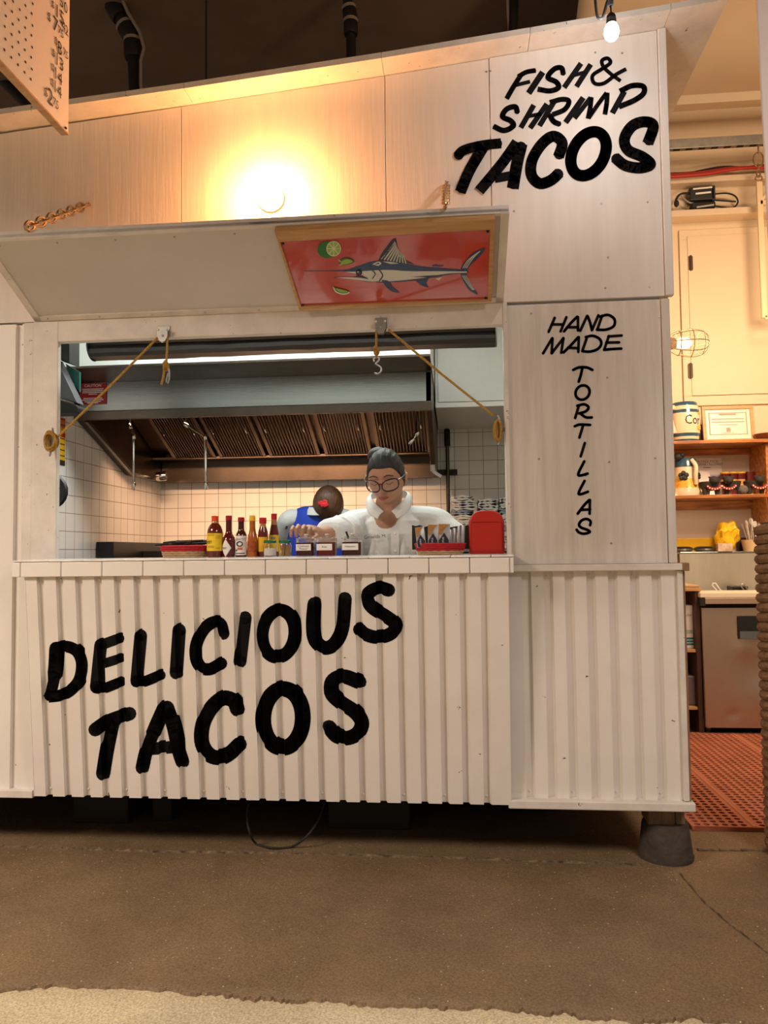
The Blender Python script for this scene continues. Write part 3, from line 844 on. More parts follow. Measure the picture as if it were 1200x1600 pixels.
for si, (a, b, top, sd) in enumerate(stacks):
    xa_, xb_ = at(a, 810, Y=2.55).x, at(b, 810, Y=2.55).x
    zt = at((a + b) / 2, top, Y=2.55).z; n_ = 11 if si == 0 else 9
    hh = (zt - zc) / n_
    pal = [0, 0, 0, 2, 0, 0, 0, 1, 0, 0, 0] if si == 0 else ([0, 0, 0, 0, 0, 1, 0, 0, 0] if si == 1 else [0, 0, 0, 1, 0, 0, 1, 0, 0])
    ords = ['lowest', 'second', 'third', 'fourth', 'fifth', 'sixth', 'seventh', 'eighth', 'ninth', 'tenth', 'eleventh']
    cn = ['white', 'blue grey', 'cream']
    for k in range(n_):
        j = random.uniform(-.006, .006)
        od = 'topmost' if k == n_ - 1 else ords[k] + (' from the bottom' if k else '')
        towel(xa_ + j, xb_ + j, 2.45, 2.75, zc + hh * k, hh * .86, pal[k], '%s folded towel, %s in the %s' % (cn[pal[k]], od, names[si]), si * 20 + k)

# rolled shutter just inside the window head
t = thing('roller_shutter', 'dark rolled metal shutter hanging just inside the window head', 'shutter', (-.7, .35, 1.98))
ra, rb = at(147, 545, Y=.35), at(773, 520, Y=.35)
mb = MB()
pr = [(-.02, 2.085), (-.045, 2.075), (-.055, 2.05), (-.045, 2.030), (-.038, 2.026), (-.052, 2.012), (-.055, 1.995), (-.042, 1.980), (.03, 1.980), (.05, 2.0), (.05, 2.07), (.02, 2.088)]
nseg = 18
vs = []
for i in range(nseg + 1):
    x = ra.x + (rb.x - ra.x) * i / nseg
    for y, z in pr: vs.append((x, .35 + y + random.uniform(-.002, .002), z + random.uniform(-.002, .002)))
n_ = len(pr)
mb.add(vs, [(i * n_ + k, i * n_ + (k + 1) % n_, (i + 1) * n_ + (k + 1) % n_, (i + 1) * n_ + k) for i in range(nseg) for k in range(n_)] + [tuple(range(n_)), tuple(nseg * n_ + k for k in range(n_))])
obj('curtain', mb, mat('dark_rolled_slats', (.045, .04, .037), .3, .7), t, angle=25)
obj('end_plate', MB().lathe([(.06, 0), (.06, .006)], (rb.x + .001, .35, 2.033), 18, 0, ax=(1, 0, 0)), M['galv'], t)
obj('end_plate', MB().lathe([(.06, 0), (.06, .006)], (ra.x - .007, .35, 2.033), 18, 0, ax=(1, 0, 0)), M['black'], t)

# screen mounted high at the left, caution sign, striped notice
t = thing('monitor', 'grey and black screen mounted high at the window left side', 'monitor', at(105, 640, Y=.6))
def pxprism(pts, y0, y1): return MB().prism([at(x, y, Y=y0) for x, y in pts], (0, y1 - y0, 0))
obj('case', pxprism([(80, 558), (99, 566), (132, 634), (80, 618)], .80, .73), M['grey_plastic'], t, bevel=.004, smooth=False)
obj('bezel', pxprism([(78, 622), (134, 638), (137, 643), (134, 650), (78, 652)], .82, .72), M['black_rough'], t, bevel=.006, smooth=False)
obj('screen', pxprism([(102, 568), (124, 581), (124, 612), (118, 604)], .815, .83), mat('teal_screen', (.02, .12, .10), .3), t, smooth=False)
obj('mount', pxprism([(84, 520), (124, 531), (124, 574), (101, 566), (84, 556)], .80, .70), M['black_rough'], t, smooth=False)
t = thing('caution_sign', 'red caution notice with white print on the hood left end', 'sign', at(145, 632, Y=1.59))
c0, c1 = at(124, 632, Y=1.592), at(166, 598, Y=1.592)
obj('sheet', MB().box(c0.x, c1.x, 1.592, 1.597, c0.z, c1.z), mat('red_sign', (.42, .012, .015), .4), t, smooth=False)
w_ = c1.x - c0.x; h_ = c1.z - c0.z; cx = (c0.x + c1.x) / 2
mb = text_mb('CAUTION', .024, (cx, 1.5915, c1.z - h_ * .18), (1, 0, 0), (0, 0, 1))
for k, (v, f) in enumerate(((.28, .8), (.36, .75), (.44, .78), (.52, .3), (.72, .7), (.80, .8), (.88, .6), (.94, .4))):
    mb.box(cx - w_ * f / 2, cx + w_ * f / 2, 1.5914, 1.5916, c1.z - h_ * v - .003, c1.z - h_ * v + .002)
obj('print', mb, M['white'], t, smooth=False, weld=False)
t = thing('striped_notice', 'narrow red and yellow notice on the left tiled wall', 'sign', (IX + .002, 1.55, 1.60))
for (y0, y1, mm, nm) in ((652, 668, mat('notice_orange', (.60, .12, .02), .5), 'top_band'), (668, 676, mat('notice_gold', (.65, .28, .02), .5), 'gold_band'), (676, 683, mat('notice_red', (.5, .02, .02), .5), 'red_band'), (683, 719, M['yellow'], 'yellow_field'), (719, 727, M['black'], 'bottom_band')):
    za, zb_ = at(96, y1, X=IX).z, at(96, y0, X=IX).z
    obj(nm, MB().box(IX + .0005, IX + .004, 1.30, at(101, 690, X=IX).y, za, zb_), mm, t, smooth=False)
mb = MB()
for k in range(7):
    z = at(96, 656 + k * 9 + (12 if k > 1 else 0), X=IX).z
    mb.box(IX + .0041, IX + .005, 1.30, at(100, 690, X=IX).y, z, z + .006)
obj('print', mb, M['ink'], t, smooth=False, weld=False)
t = thing('frying_pan', 'black pan hanging on the left wall just inside the jamb', 'pan', at(84, 800, Y=.5))
q = at(80, 768, Y=.5)
obj('bowl', MB().lathe([(.05, .02), (.075, .012), (.082, 0), (.078, 0), (.05, .012)], q, 20, 0, ax=(0, -1, 0)), M['black'], t)
obj('handle', MB().bar(q + V((0, 0, .07)), q + V((0, .01, .24)), .018, .008), M['black'], t, smooth=False)

# ------------------------------------------------------------ pulleys, ropes, cleats on the window frame
def pulley(cx_, top, bot, side, label):
    t = thing('pulley', label, 'pulley', at(cx_, bot, Y=-.03), group='rope pulleys on the window head')
    a, b = at(cx_ - 10, top, Y=-.016), at(cx_ + 10, bot - 3, Y=-.016)
    obj('backplate', MB().box(a.x, b.x, -.0185, -.0145, b.z + .012, a.z), M['galv'], t, bevel=.001, smooth=False)
    c = at(cx_ - 1, (top + bot) / 2 + 2, Y=-.03)
    for s_ in (-1, 1):
        mb = MB().prism([c + V((-.020, s_ * .009, .026)), c + V((-.020, s_ * .009, -.008)), c + V((-.010, s_ * .009, -.027)), c + V((.010, s_ * .009, -.027)), c + V((.020, s_ * .009, -.008)), c + V((.020, s_ * .009, .026))], (0, .002, 0))
        obj('cheek', mb, M['galv'], t, smooth=False)
    obj('sheave', MB().lathe([(.019, -.007), (.015, -.002), (.015, .002), (.019, .007)], c + V((0, 0, -.004)), 18, 0, ax=(0, 1, 0)), M['black'], t)
    obj('axle', MB().lathe([(.004, -.013), (.004, .013)], c + V((0, 0, -.004)), 8, 0, ax=(0, 1, 0)), M['chrome'], t)
    for s_ in (-.017, .017):
        obj('bolt', MB().lathe([(.0045, 0), (.003, .003)], c + V((s_, -.0105, .019)), 8, 0, ax=(0, -1, 0)), M['white_plastic'], t)
pulley(256, 510, 533, -1, 'galvanised rope pulley on the left half of the window head')
pulley(596, 497, 521, 1, 'galvanised rope pulley on the right half of the window head')
def coil(c, rx, rz, n_, wob, r=.0042, ay=.010):
    mb = MB()
    for k in range(n_):
        o = V((random.uniform(-wob, wob), (k / max(n_ - 1, 1) - .5) * ay * 2, random.uniform(-wob, wob)))
        ph = random.uniform(0, 6); sx, sz = rx * random.uniform(.6, 1.05), rz * random.uniform(.8, 1.08)
        mb.tube([c + o + V((sx * math.cos(2 * PI * i / 18), .004 * math.sin(4 * PI * i / 18 + ph), sz * math.sin(2 * PI * i / 18))) for i in range(18)], r, 6, closed=True)
    return mb
def knot(c, r, n_=5):
    mb = MB()
    for k in range(n_):
        ax = V((random.uniform(-1, 1), random.uniform(-1, 1), random.uniform(-.5, .5))).normalized(); u = ax.orthogonal().normalized(); w_ = ax.cross(u)
        o = V((random.uniform(-.2, .2) * r, random.uniform(-.2, .2) * r, (k / (n_ - 1) - .5) * r * 2.2))
        mb.tube([c + o + r * .75 * (u * math.cos(2 * PI * i / 10) + w_ * math.sin(2 * PI * i / 10)) for i in range(10)], .004, 6, closed=True)
    return mb
# left rope
t = thing('rope', 'gold braided rope from the left pulley down to the left jamb cleat', 'rope', at(92, 690, Y=-.03), group='gold ropes at the window')
p0, p1 = at(247, 527, Y=-.03), at(91, 682, Y=-.045)
obj('line', MB().tube([p0, (p0 + p1) / 2 + V((0, 0, -.004)), p1], .0046, 8), M['gold_rope'], t)
obj('tail', MB().tube([at(262, 522, Y=-.032), at(261, 545, Y=-.032), at(260, 566, Y=-.032)], .0046, 8), M['gold_rope'], t)
obj('knot', knot(at(259, 571, Y=-.032), .011), M['gold_rope'], t)
obj('rope_end', MB().tube([at(257, 575, Y=-.032), at(255, 590, Y=-.032), at(252, 601, Y=-.032)], .0048, 8), M['gold_rope'], t)
obj('coil', coil(at(80, 690, Y=-.055), .021, .036, 7, .004), M['gold_rope'], t)
h = at(263, 588, Y=-.034)
obj('snap_hook', MB().tube([h + V((.001, 0, .03)), h + V((.004, 0, .01)), h + V((.003, 0, -.012)), h + V((-.002, 0, -.028)), h + V((-.008, 0, -.022)), h + V((-.006, 0, -.008)), h + V((0, 0, .012))], .0032, 8), M['galv'], t)
# right rope
t = thing('rope', 'gold braided rope from the right pulley down to the right jamb cleat', 'rope', at(778, 690, Y=-.02), group='gold ropes at the window')
p0, p1 = at(607, 515, Y=-.03), at(772, 650, Y=-.02)
obj('line', MB().tube([p0, (p0 + p1) / 2 + V((0, 0, -.004)), p1], .0046, 8), M['gold_rope'], t)
obj('tail', MB().tube([at(588, 516, Y=-.032), at(588, 530, Y=-.032), at(588, 543, Y=-.032)], .0044, 8), M['gold_rope'], t)
obj('knot', knot(at(588, 549, Y=-.032), .011), M['gold_rope'], t)
obj('coil', coil(at(778, 673, Y=-.02), .012, .036, 6, .004), M['gold_rope'], t)
h = at(589, 571, Y=-.032)
S_ = [(-.004, .022), (.006, .026), (.012, .018), (.008, .008), (-.002, .002), (.006, -.004), (.014, -.012), (.012, -.024), (.002, -.030), (-.010, -.026)]
S_ = [(-.010, .014), (-.012, .024), (-.002, .030), (.008, .026), (.006, .016), (-.004, .006), (.006, -.002), (.015, -.010), (.014, -.024), (.002, -.032), (-.010, -.028)]
obj('s_hook', MB().tube([h + V((a, 0, b)) for a, b in spline(S_, 4)], .0030, 8), M['galv'], t)
def cleat(c, up, out, label):
    t = thing('rope_cleat', label, 'cleat', c, group='rope cleats on the window jambs')
    up, out = V(up), V(out)
    obj('horns', MB().tube([c + up * -.055 + out * .024, c + up * -.03 + out * .017, c + out * .015, c + up * .03 + out * .017, c + up * .055 + out * .024], [.003, .006, .008, .006, .003], 8), M['galv'], t)
    obj('foot', MB().lathe([(.011, 0), (.008, .006), (.007, .016)], c, 10, 0, ax=out), M['galv'], t)
cleat(at(85, 692, Y=-.0165), (.10, 0, 1), (0, -1, 0), 'silver cleat on the left window jamb, wrapped in gold rope')
cleat(V((.1855, -.005, at(780, 672, Y=-.005).z)), (0, 0, 1), (-1, 0, 0), 'dark silver cleat on the right window jamb behind the rope coil')

# ================================================================== ON THE COUNTER
ZC = 1.1086
def S(px_, Y): return (Y - CAM.y) / 1200 * 1.005      # metres per photo pixel at that depth
glass = mat('clear_glass', (1, 1, 1), .02, trans=1., ior=1.25)
g_clear = mat('clear_plastic', (.95, .93, .92), .05, trans=.92, ior=1.15)
sauce = {'brown_red': mat('dark_red_sauce', (.12, .012, .006), .10, coat=.5), 'tab': mat('deep_red_sauce', (.10, .008, .006), .10, coat=.5),
         'dark': mat('dark_brown_sauce', (.055, .010, .008), .10, coat=.5), 'orange': mat('orange_sauce', (.50, .13, .012), .16, coat=.4, var=.35, vscale=40),
         'red': mat('bright_red_sauce', (.13, .012, .008), .10, coat=.5), 'neck': mat('amber_glass_neck', (.42, .22, .08), .1, coat=.5), 'green': mat('green_foil', (.008, .05, .022), .25)}
cap = {'orange': mat('orange_cap', (.72, .075, .012), .35), 'red': mat('red_cap', (.48, .012, .02), .35), 'darkred': mat('dark_red_cap', (.36, .008, .018), .35), 'yellow': mat('yellow_cap', (.85, .50, .02), .35)}
lab = {'yellow': mat('yellow_label', (.85, .58, .02), .5), 'white': mat('white_label', (.82, .78, .74), .5), 'gold': mat('gold_label', (.82, .46, .02), .5)}
def arcpatch(c, r, a0, a1, z0, z1, n_=12):
    mb = MB()
    for k in range(n_):
        A, B = a0 + (a1 - a0) * k / n_, a0 + (a1 - a0) * (k + 1) / n_
        mb.add([c + V((r * math.sin(A), -r * math.cos(A), z0)), c + V((r * math.sin(B), -r * math.cos(B), z0)), c + V((r * math.sin(B), -r * math.cos(B), z1)), c + V((r * math.sin(A), -r * math.cos(A), z1))], [(0, 1, 2, 3)])
    return mb
def wraptext(s_, size, c, r, z, squash=1.):
    mb = text_mb(s_, size, (0, 0, z), (1, 0, 0), (0, 0, 1), squash=squash)
    mb.v = [c + V((r * math.sin(p.x / r), -r * math.cos(p.x / r), p.z)) for p in mb.v]
    return mb
GB = 'hot sauce bottles on the counter'
def bottle(px_, Y, body, capprof, sm, cm, label, neckmat=None, neckz=None):
    s_ = S(px_, Y); c = at(px_, 868, Y=Y); c.z = ZC
    t = thing('sauce_bottle', label, 'bottle', c, GB)
    prof = [(r * s_, z * s_) for r, z in body]
    ms = [sauce[sm]] + ([sauce[neckmat]] if neckmat else [])
    if neckmat: prof = [(r, z, 1 if z >= neckz * s_ else 0) for r, z in prof]
    obj('glass_body', MB().lathe(prof, c, 28), ms, t, angle=50)
    obj('cap', MB().lathe([(r * s_, z * s_) for r, z in capprof], c, 24), cap[cm], t, angle=30)
    return t, c, s_
t, c, s_ = bottle(336, .03, [(11.5, 0), (12.6, 2), (12.8, 20), (12.6, 38), (11.5, 44), (9, 50), (5.6, 54), (5.2, 58)], [(5.6, 57.5), (5.6, 65.5), (5, 66)], 'brown_red', 'orange', 'fattest sauce bottle with an orange cap and yellow label', 'neck', 53.5)
L = obj('label', arcpatch(c, 12.9 * s_, -1.45, 1.45, 10 * s_, 38 * s_), lab['yellow'], t)
obj('print', wraptext('Valentina', 9.5 * s_, c - V((4 * s_, 0, 0)), 13.05 * s_, 22 * s_ + c.z).xf(Matrix.Translation((0, 0, -c.z))), M['ink'], L, smooth=False, weld=False)
mb = MB()
for z in (15, 17, 34, 36): mb._merge(arcpatch(c, 13.0 * s_, -.7, .2, z * s_, (z + 1) * s_, 6), 0)
for z in (30, 33, 14): mb._merge(arcpatch(c, 13.0 * s_, .35, .95, z * s_, (z + .9) * s_, 4), 0)
obj('fine_print', mb, mat('label_ochre', (.40, .20, .02), .6), L, smooth=False)
t, c, s_ = bottle(357.5, .035, [(9.6, 0), (10.2, 2), (10.2, 26), (9.4, 31), (6, 36), (4.6, 41), (4.6, 59)], [(4.9, 58.5), (4.9, 65.5), (4.3, 66)], 'tab', 'darkred', 'sauce bottle with green neck foil and a white diamond label', 'green', 44)
mb = MB(); d0 = (-2.5, 14.5)
def dia(w_, h_, o): return [(d0[0] - w_, d0[1]), (d0[0], d0[1] - h_), (d0[0] + w_, d0[1]), (d0[0], d0[1] + h_)]
for i in range(8):
    for sg in (-1, 1):
        xa_, xb_ = i / 8 * 10, (i + 1) / 8 * 10
        ha, hb_ = 14 * (1 - xa_ / 10), 14 * (1 - xb_ / 10)
        f = lambda x, z: c + V((10.35 * s_ * math.sin((d0[0] + sg * x) * .93 / 10.35), -10.35 * s_ * math.cos((d0[0] + sg * x) * .93 / 10.35), (d0[1] + z) * s_))
        mb.add([f(xa_, -ha), f(xb_, -hb_), f(xb_, hb_), f(xa_, ha)], [(0, 1, 2, 3)])
L = obj('label', mb, lab['white'], t)
obj('print', wraptext('TABASCO', 4.1 * s_, c - V((2 * s_, 0, 0)), 10.5 * s_, 13 * s_).xf(Matrix.Translation((0, 0, c.z - c.z))), M['ink'], L, smooth=False, weld=False)
t, c, s_ = bottle(377, .03, [(8.2, 0), (8.8, 2), (8.8, 33), (7.8, 37), (5, 42), (4.7, 46), (4.7, 57)], [(5.2, 56.5), (5.2, 62.5), (4.6, 63)], 'dark', 'darkred', 'dark sauce bottle with a white picture label and dark red cap')
L = obj('label', arcpatch(c, 9.0 * s_, -1.5, 1.5, 3 * s_, 33.5 * s_), lab['white'], t)
obj('print', wraptext('TAPATIO', 5 * s_, c, 9.15 * s_, 26 * s_), M['ink'], L, smooth=False, weld=False)
mb = MB().tube([c + V((4.6 * s_ * math.cos(2 * PI * i / 16), -9.2 * s_, 20.5 * s_ + 3.6 * s_ * math.sin(2 * PI * i / 16))) for i in range(16)], .9 * s_, 6, closed=True)
obj('round_picture', mb, M['ink'], L)
obj('orange_picture', MB()._merge(arcpatch(c, 9.15 * s_, -.45, .5, 11 * s_, 15 * s_, 6), 0), mat('label_orange', (.55, .16, .04), .5), L, smooth=False)
obj('fine_print', MB()._merge(arcpatch(c, 9.15 * s_, -.9, -.5, 9 * s_, 12 * s_, 4), 0)._merge(arcpatch(c, 9.15 * s_, -.9, .9, 5 * s_, 6.4 * s_, 8), 0), M['ink'], L, smooth=False)
t, c, s_ = bottle(394.5, .03, [(7.8, 0), (8.2, 2), (8.2, 24), (7.4, 32), (5.6, 38), (4.6, 45), (4.4, 58)], [(5.0, 57), (5.0, 62), (4.3, 65.5), (2.5, 66.8)], 'orange', 'yellow', 'slim orange sauce bottle with a yellow domed cap')
obj('label', arcpatch(c, 8.35 * s_, -1.3, 1.3, 8 * s_, 24 * s_), mat('orange_red_label', (.42, .085, .012), .5, var=.5, vscale=70), t)
t, c, s_ = bottle(411, .045, [(8.0, 0), (8.4, 2), (8.4, 30), (7.4, 40), (5.2, 47), (4.6, 50), (4.6, 53)], [(5.6, 52.5), (5.6, 61.5), (5, 62)], 'red', 'red', 'short sauce bottle with a wide red cap behind the salt jar', 'neck', 46)
obj('label', arcpatch(c, 8.55 * s_, -1.3, 1.3, 8 * s_, 31 * s_), lab['gold'], t)
t, c, s_ = bottle(428.5, .085, [(8.0, 0), (8.4, 2), (8.4, 28), (7.2, 38), (5.2, 50), (4.4, 56), (4.4, 59)], [(4.6, 58.5), (4.6, 67.5), (4, 68)], 'red', 'red', 'tall tapered sauce bottle with red cap behind the toothpick jar', 'neck', 49)
L = obj('label', arcpatch(c, 8.55 * s_, -1.3, 1.3, 8 * s_, 34 * s_), lab['yellow'], t)
obj('print', arcpatch(c, 8.7 * s_, -.4, .5, 27 * s_, 31 * s_), mat('label_grey', (.35, .30, .2), .6), L)
# two small green lidded jars
green = mat('green_lid', (.012, .13, .05), .35)
def jar(px_, label, fill):
    Y = -.02; s_ = S(px_, Y); c = at(px_, 868, Y=Y); c.z = ZC
    t = thing('spice_jar', label, 'jar', c, 'green lidded jars on the counter')
    obj('glass', MB().lathe([(9.2 * s_, 0), (10.4 * s_, 1.2 * s_), (10.5 * s_, 17 * s_), (9.2 * s_, 20.5 * s_), (9.0 * s_, 22 * s_), (8.4 * s_, 22 * s_), (8.6 * s_, 20 * s_), (9.8 * s_, 16.5 * s_), (9.8 * s_, 1.6 * s_)], c, 28), glass, t, angle=60)
    obj('lid', MB().lathe([(9.6 * s_, 21.5 * s_), (10 * s_, 22 * s_), (10 * s_, 25.2 * s_), (9.2 * s_, 26 * s_)], c, 28), green, t)
    if fill == 'salt':
        obj('salt', MB().lathe([(9.3 * s_, 1.9 * s_), (9.3 * s_, 13 * s_), (5 * s_, 13.6 * s_)], c, 24), mat('salt', (.86, .82, .76), .9), t, kind='stuff')
    else:
        mb = MB(); rnd = random.Random(4)
        for k in range(46):
            a, b = rnd.uniform(0, 6.3), rnd.uniform(0, 6.3); r1, r2 = rnd.uniform(2, 8.4), rnd.uniform(2, 8.0)
            mb.tube([c + V((r1 * s_ * math.cos(a), r1 * s_ * math.sin(a), 2.2 * s_)), c + V((r2 * s_ * math.cos(a + .5), r2 * s_ * math.sin(a + .5), rnd.uniform(17, 20) * s_))], .55 * s_, 5)
        obj('toothpicks', mb, mat('toothpick_wood', (.50, .29, .12), .7), t, kind='stuff')
    return t
jar(422, 'small glass jar of white salt with green lid', 'salt')
jar(445.5, 'small glass jar of wooden toothpicks with green lid', 'pick')
# three square condiment jars
def cond(px_, half, sm, lines, label, spoon=False):
    Y = .0; s_ = S(px_, Y); c = at(px_, 868, Y=Y); c.z = ZC; w_ = half * s_
    t = thing('condiment_jar', label, 'jar', c, 'labelled condiment jars on the counter')
    def rr(w_, z0, z1, mb, m=0):
        k = w_ * .75; mb.prism([c + V((x, y, z0)) for x, y in ((-w_, -k), (-k, -w_), (k, -w_), (w_, -k), (w_, k), (k, w_), (-k, w_), (-w_, k))], (0, 0, z1 - z0), m); return mb
    obj('sauce', rr(w_ * .97, .8 * s_, 21.5 * s_, MB()), sauce[sm], t, bevel=.001)
    obj('wall', rr(w_, 21.6 * s_, 26 * s_, MB()), g_clear, t, bevel=.001)
    ld = MB(); rr(w_ * 1.03, 26 * s_, 28 * s_, ld); rr(w_ * .8, 28 * s_, 30 * s_, ld)
    obj('lid', ld, g_clear, t, bevel=.001)
    obj('lid_knob', MB().lathe([(2.2 * s_, 30 * s_), (2 * s_, 31 * s_), (3.6 * s_, 33 * s_), (3.2 * s_, 35 * s_)], c, 14), mat('frosted_knob', (.75, .70, .66), .25), t)
    L = obj('label', MB().box(c.x - w_ * .96, c.x + w_ * .72, c.y - w_ * 1.02, c.y - w_ * .985, c.z + 9 * s_, c.z + 19 * s_), lab['white'], t, smooth=False)
    mb = MB()
    for k, ln in enumerate(lines):
        text_mb(ln, 4.2 * s_, (c.x - w_ * .12, c.y - w_ * 1.03, c.z + (13.2 if len(lines) == 1 else 14.6 - 4.2 * k) * s_), (1, 0, 0), (0, 0, 1), mb=mb)
    obj('print', mb, M['ink'], L, smooth=False, weld=False)
    if spoon:
        obj('spoon_handle', MB().bar(c + V((-6 * s_, 0, 27 * s_)), c + V((-10 * s_, 0, 38 * s_)), 3 * s_, 1.2 * s_, (0, 1, 0)), M['black'], t, smooth=False)
cond(478.5, 14, 'dark', ['Cacahuate', '"Peanut"'], 'square jar of near black salsa with a two-line label, under the hand')
cond(511, 14.5, 'brown_red', ['Roja'], 'square jar of red salsa, middle of three condiment jars')
cond(551, 15, 'dark', ['Habanero'], 'square jar of dark salsa with a black spoon handle', True)

# woven baskets
straw = mat('woven_straw', (.55, .38, .20), .8, var=.35, vscale=50); redst = mat('red_woven_straw', (.50, .012, .02), .75, var=.3, vscale=50); blackst = mat('black_woven_straw', (.02, .018, .018), .8)
def basket(cx_, Y, rx, ry, h_, label, redh):
    s_ = S(cx_, Y); c = at(cx_, 868, Y=Y); c.z = ZC
    t = thing('woven_basket', label, 'basket', c)
    nrow = 6; n_ = 34
    def ring(mb, k, m):
        z = (k + .5) * h_ / nrow + .0012; f = .86 + .14 * (k / nrow)
        pts = []
        for i in range(n_ * 2):
            a = PI * i / n_; b = 1 + .025 * (1 if (i // 2 + k) % 2 else -1)
            pts.append(c + V((rx * f * b * math.cos(a), ry * f * b * math.sin(a), z)))
        mb.tube(pts, h_ / nrow * .56, 6, closed=True, m=m)
    lo = MB(); hi = MB()
    for k in range(nrow): ring(lo if k < nrow - redh else hi, k, 0)
    lo.lathe([(rx * .84, 0), (rx * .84, .003)], c + V((0, 0, .0005)), 30, sx=1, sy=ry / rx)
    obj('lower_weave', lo, straw, t); obj('red_band', hi, redst, t)
    return t, c, s_
t, c, s_ = basket(688, .02, .093, .062, .042, 'oval red and straw basket full of cookie sachets beside the dispenser', 4)
silver = mat('silver_sachet', (.42, .41, .42), .35, .4, var=.15, vscale=30); navy = mat('navy_sachet_print', (.012, .012, .03), .5); cookie = mat('cookie_print', (.50, .24, .05), .5, col2=(.25, .10, .02), vscale=220)
def sachet(x, y, z, w_, h_, rot, lean, label, face=True):
    t = thing('sachet', label, 'sachet', (x, y, z), 'sachets standing in the red basket')
    Rm = Matrix.Translation((x, y, z)) @ Matrix.Rotation(rot, 4, 'Z') @ Matrix.Rotation(lean, 4, 'Y') @ Matrix.Rotation(-.10, 4, 'X')
    def fn_(u, v):
        return V((w_ * (u - .5), -.004 * math.sin(PI * u) * math.sin(PI * v), h_ * v))
    mb = MB().grid(fn_, 6, 6); mb.grid(lambda u, v: V((w_ * (u - .5), .004 * math.sin(PI * u) * math.sin(PI * v), h_ * v)), 6, 6)
    obj('packet', mb.xf(Rm), silver, t, weld=True, angle=70)
    if face:
        f = lambda pts: [V((w_ * a, -.0052, h_ * b)) for a, b in pts]
        obj('dark_emblem', MB().poly(f([(-.40, .02), (.40, .02), (.42, .30), (0, .62), (-.42, .30)])).xf(Rm), navy, t, smooth=False)
        obj('cookie_picture', MB().poly(f([(-.47, .72), (-.02, .80), (.40, .98), (-.47, .98)])).poly(f([(-.47, .55), (-.3, .52), (-.02, .79), (-.47, .71)])).xf(Rm), cookie, t, smooth=False)
        obj('print', text_mb('LOTUS', w_ * .22, (0, -.0056, h_ * .26), (0, 0, 1), (-1, 0, 0), align='CENTER').xf(Rm), M['white'], t, smooth=False, weld=False)
zb = ZC + .028
for k, (px_, w_, h_) in enumerate(((659, .034, .076), (676.5, .038, .084), (693.5, .042, .086))):
    q = at(px_, 850, Y=-.018 + .004 * k)
    sachet(q.x, q.y, zb, w_, h_, .15 - .1 * k, (-.10, .02, .03)[k], ('leftmost', 'middle', 'rightmost')[k] + ' of three silver sachets with a dark house-shaped emblem')
for k, px_ in enumerate((704, 710, 716, 722)):
    q = at(px_, 850, Y=.0 + .008 * (k % 2))
    sachet(q.x, q.y, zb, .013 + .003 * (k % 2), .066 + .005 * k, .3, .03 + .02 * k, ('plain grey sachet edge beside the rightmost emblem sachet', 'second plain grey sachet edge right of the emblems', 'third plain grey sachet edge right of the emblems', 'last plain grey sachet edge nearest the red dispenser')[k], False)
for k, (px_, top) in enumerate(((652, 820), (664, 822), (708, 822), (727, 820))):
    q = at(px_, 845, Y=.045); zt = at(px_, top, Y=.045).z
    w_ = .02 if k != 2 else .034
    obj('black_wrapper', MB().prism([(q.x - w_, .045, ZC + .02), (q.x + w_, .045, ZC + .02), (q.x + w_ * 1.1, .045, zt - .006), (q.x + w_ * .5, .045, zt), (q.x - w_ * .3, .045, zt - .004), (q.x - w_, .045, zt)], (0, .008, 0)), M['black'], None,
        ('black wrapper at the basket left rim', 'black wrapper behind the leftmost emblem sachet', 'wide black wrapper behind the grey sachet edges', 'black wrapper at the basket right rim')[k], 'wrapper', 'black wrappers in the red basket', bevel=.002)
t, c, s_ = basket(290, .06, .098, .062, .046, 'low red and straw basket of wrapped cutlery left of the sauce bottles', 3)
for k in range(6):
    x = c.x - .055 + .026 * k; y = c.y - .02 + .014 * (k % 3); z = ZC + .052 + .009 * (k % 2)
    a = random.uniform(-.5, .5) + PI / 2
    d = V((math.sin(a) * .055, math.cos(a) * .055, .004))
    tt = thing('cutlery_bundle', ('black paper cutlery bundle at the basket left end', 'black cutlery bundle second from the basket left end', 'black cutlery bundle third from the basket left end', 'black cutlery bundle left of the basket middle handle', 'black cutlery bundle leaning over the basket rear rim', 'black cutlery bundle nearest the sauce bottles')[k], 'cutlery', (x, y, z - .01), 'cutlery bundles in the low basket')
    p = V((x, y, z))
    obj('wrap', MB().tube([p - d, p - d * .3, p + d * .4, p + d], [.008, .010, .009, .007], 8, flat=.6), M['black'], tt)
    obj('band', MB().tube([p - d * .1, p + d * .12], [.0105, .0105], 8, flat=.66), mat('brown_band', (.10, .05, .03), .5), tt)

# red napkin dispenser with an arched top
t = thing('napkin_dispenser', 'red plastic napkin dispenser with arched top against the right jamb', 'dispenser', at(761, 868, Y=.06))
a, b = at(733.5, 866, Y=.02), at(789, 866, Y=.02); zt = at(761, 797.5, Y=.02).z; zs = at(761, 812, Y=.02).z
cx, hw = (a.x + b.x) / 2, (b.x - a.x) / 2
out = [(cx - hw + .004, ZC + .001), (cx + hw - .004, ZC + .001), (cx + hw, ZC + .006)]
for k in range(13):
    u = 1 - k / 12 * 2
    f = (1 - abs(u) ** 3.2)
    out.append((cx + hw * (abs(u) ** .9 if u >= 0 else -abs(u) ** .9) * (.985 + .015 * abs(u)), zs - .006 + (zt - zs + .006) * f ** .75))
out.append((cx - hw, ZC + .006))
obj('body', MB().prism([(x, .02, z) for x, z in out], (0, .11, 0)), M['red'], t, bevel=.005, angle=50)
sc = .88
inn = [(cx + (x - cx) * sc, ZC + .010 + (z - ZC - .006) * .90) for x, z in out if z < zs + .004]
obj('front_plate', MB().box(cx - hw * .86, cx + hw * .86, .0165, .0195, ZC + .012, zs - .012), M['red'], t, bevel=.0015, smooth=False)
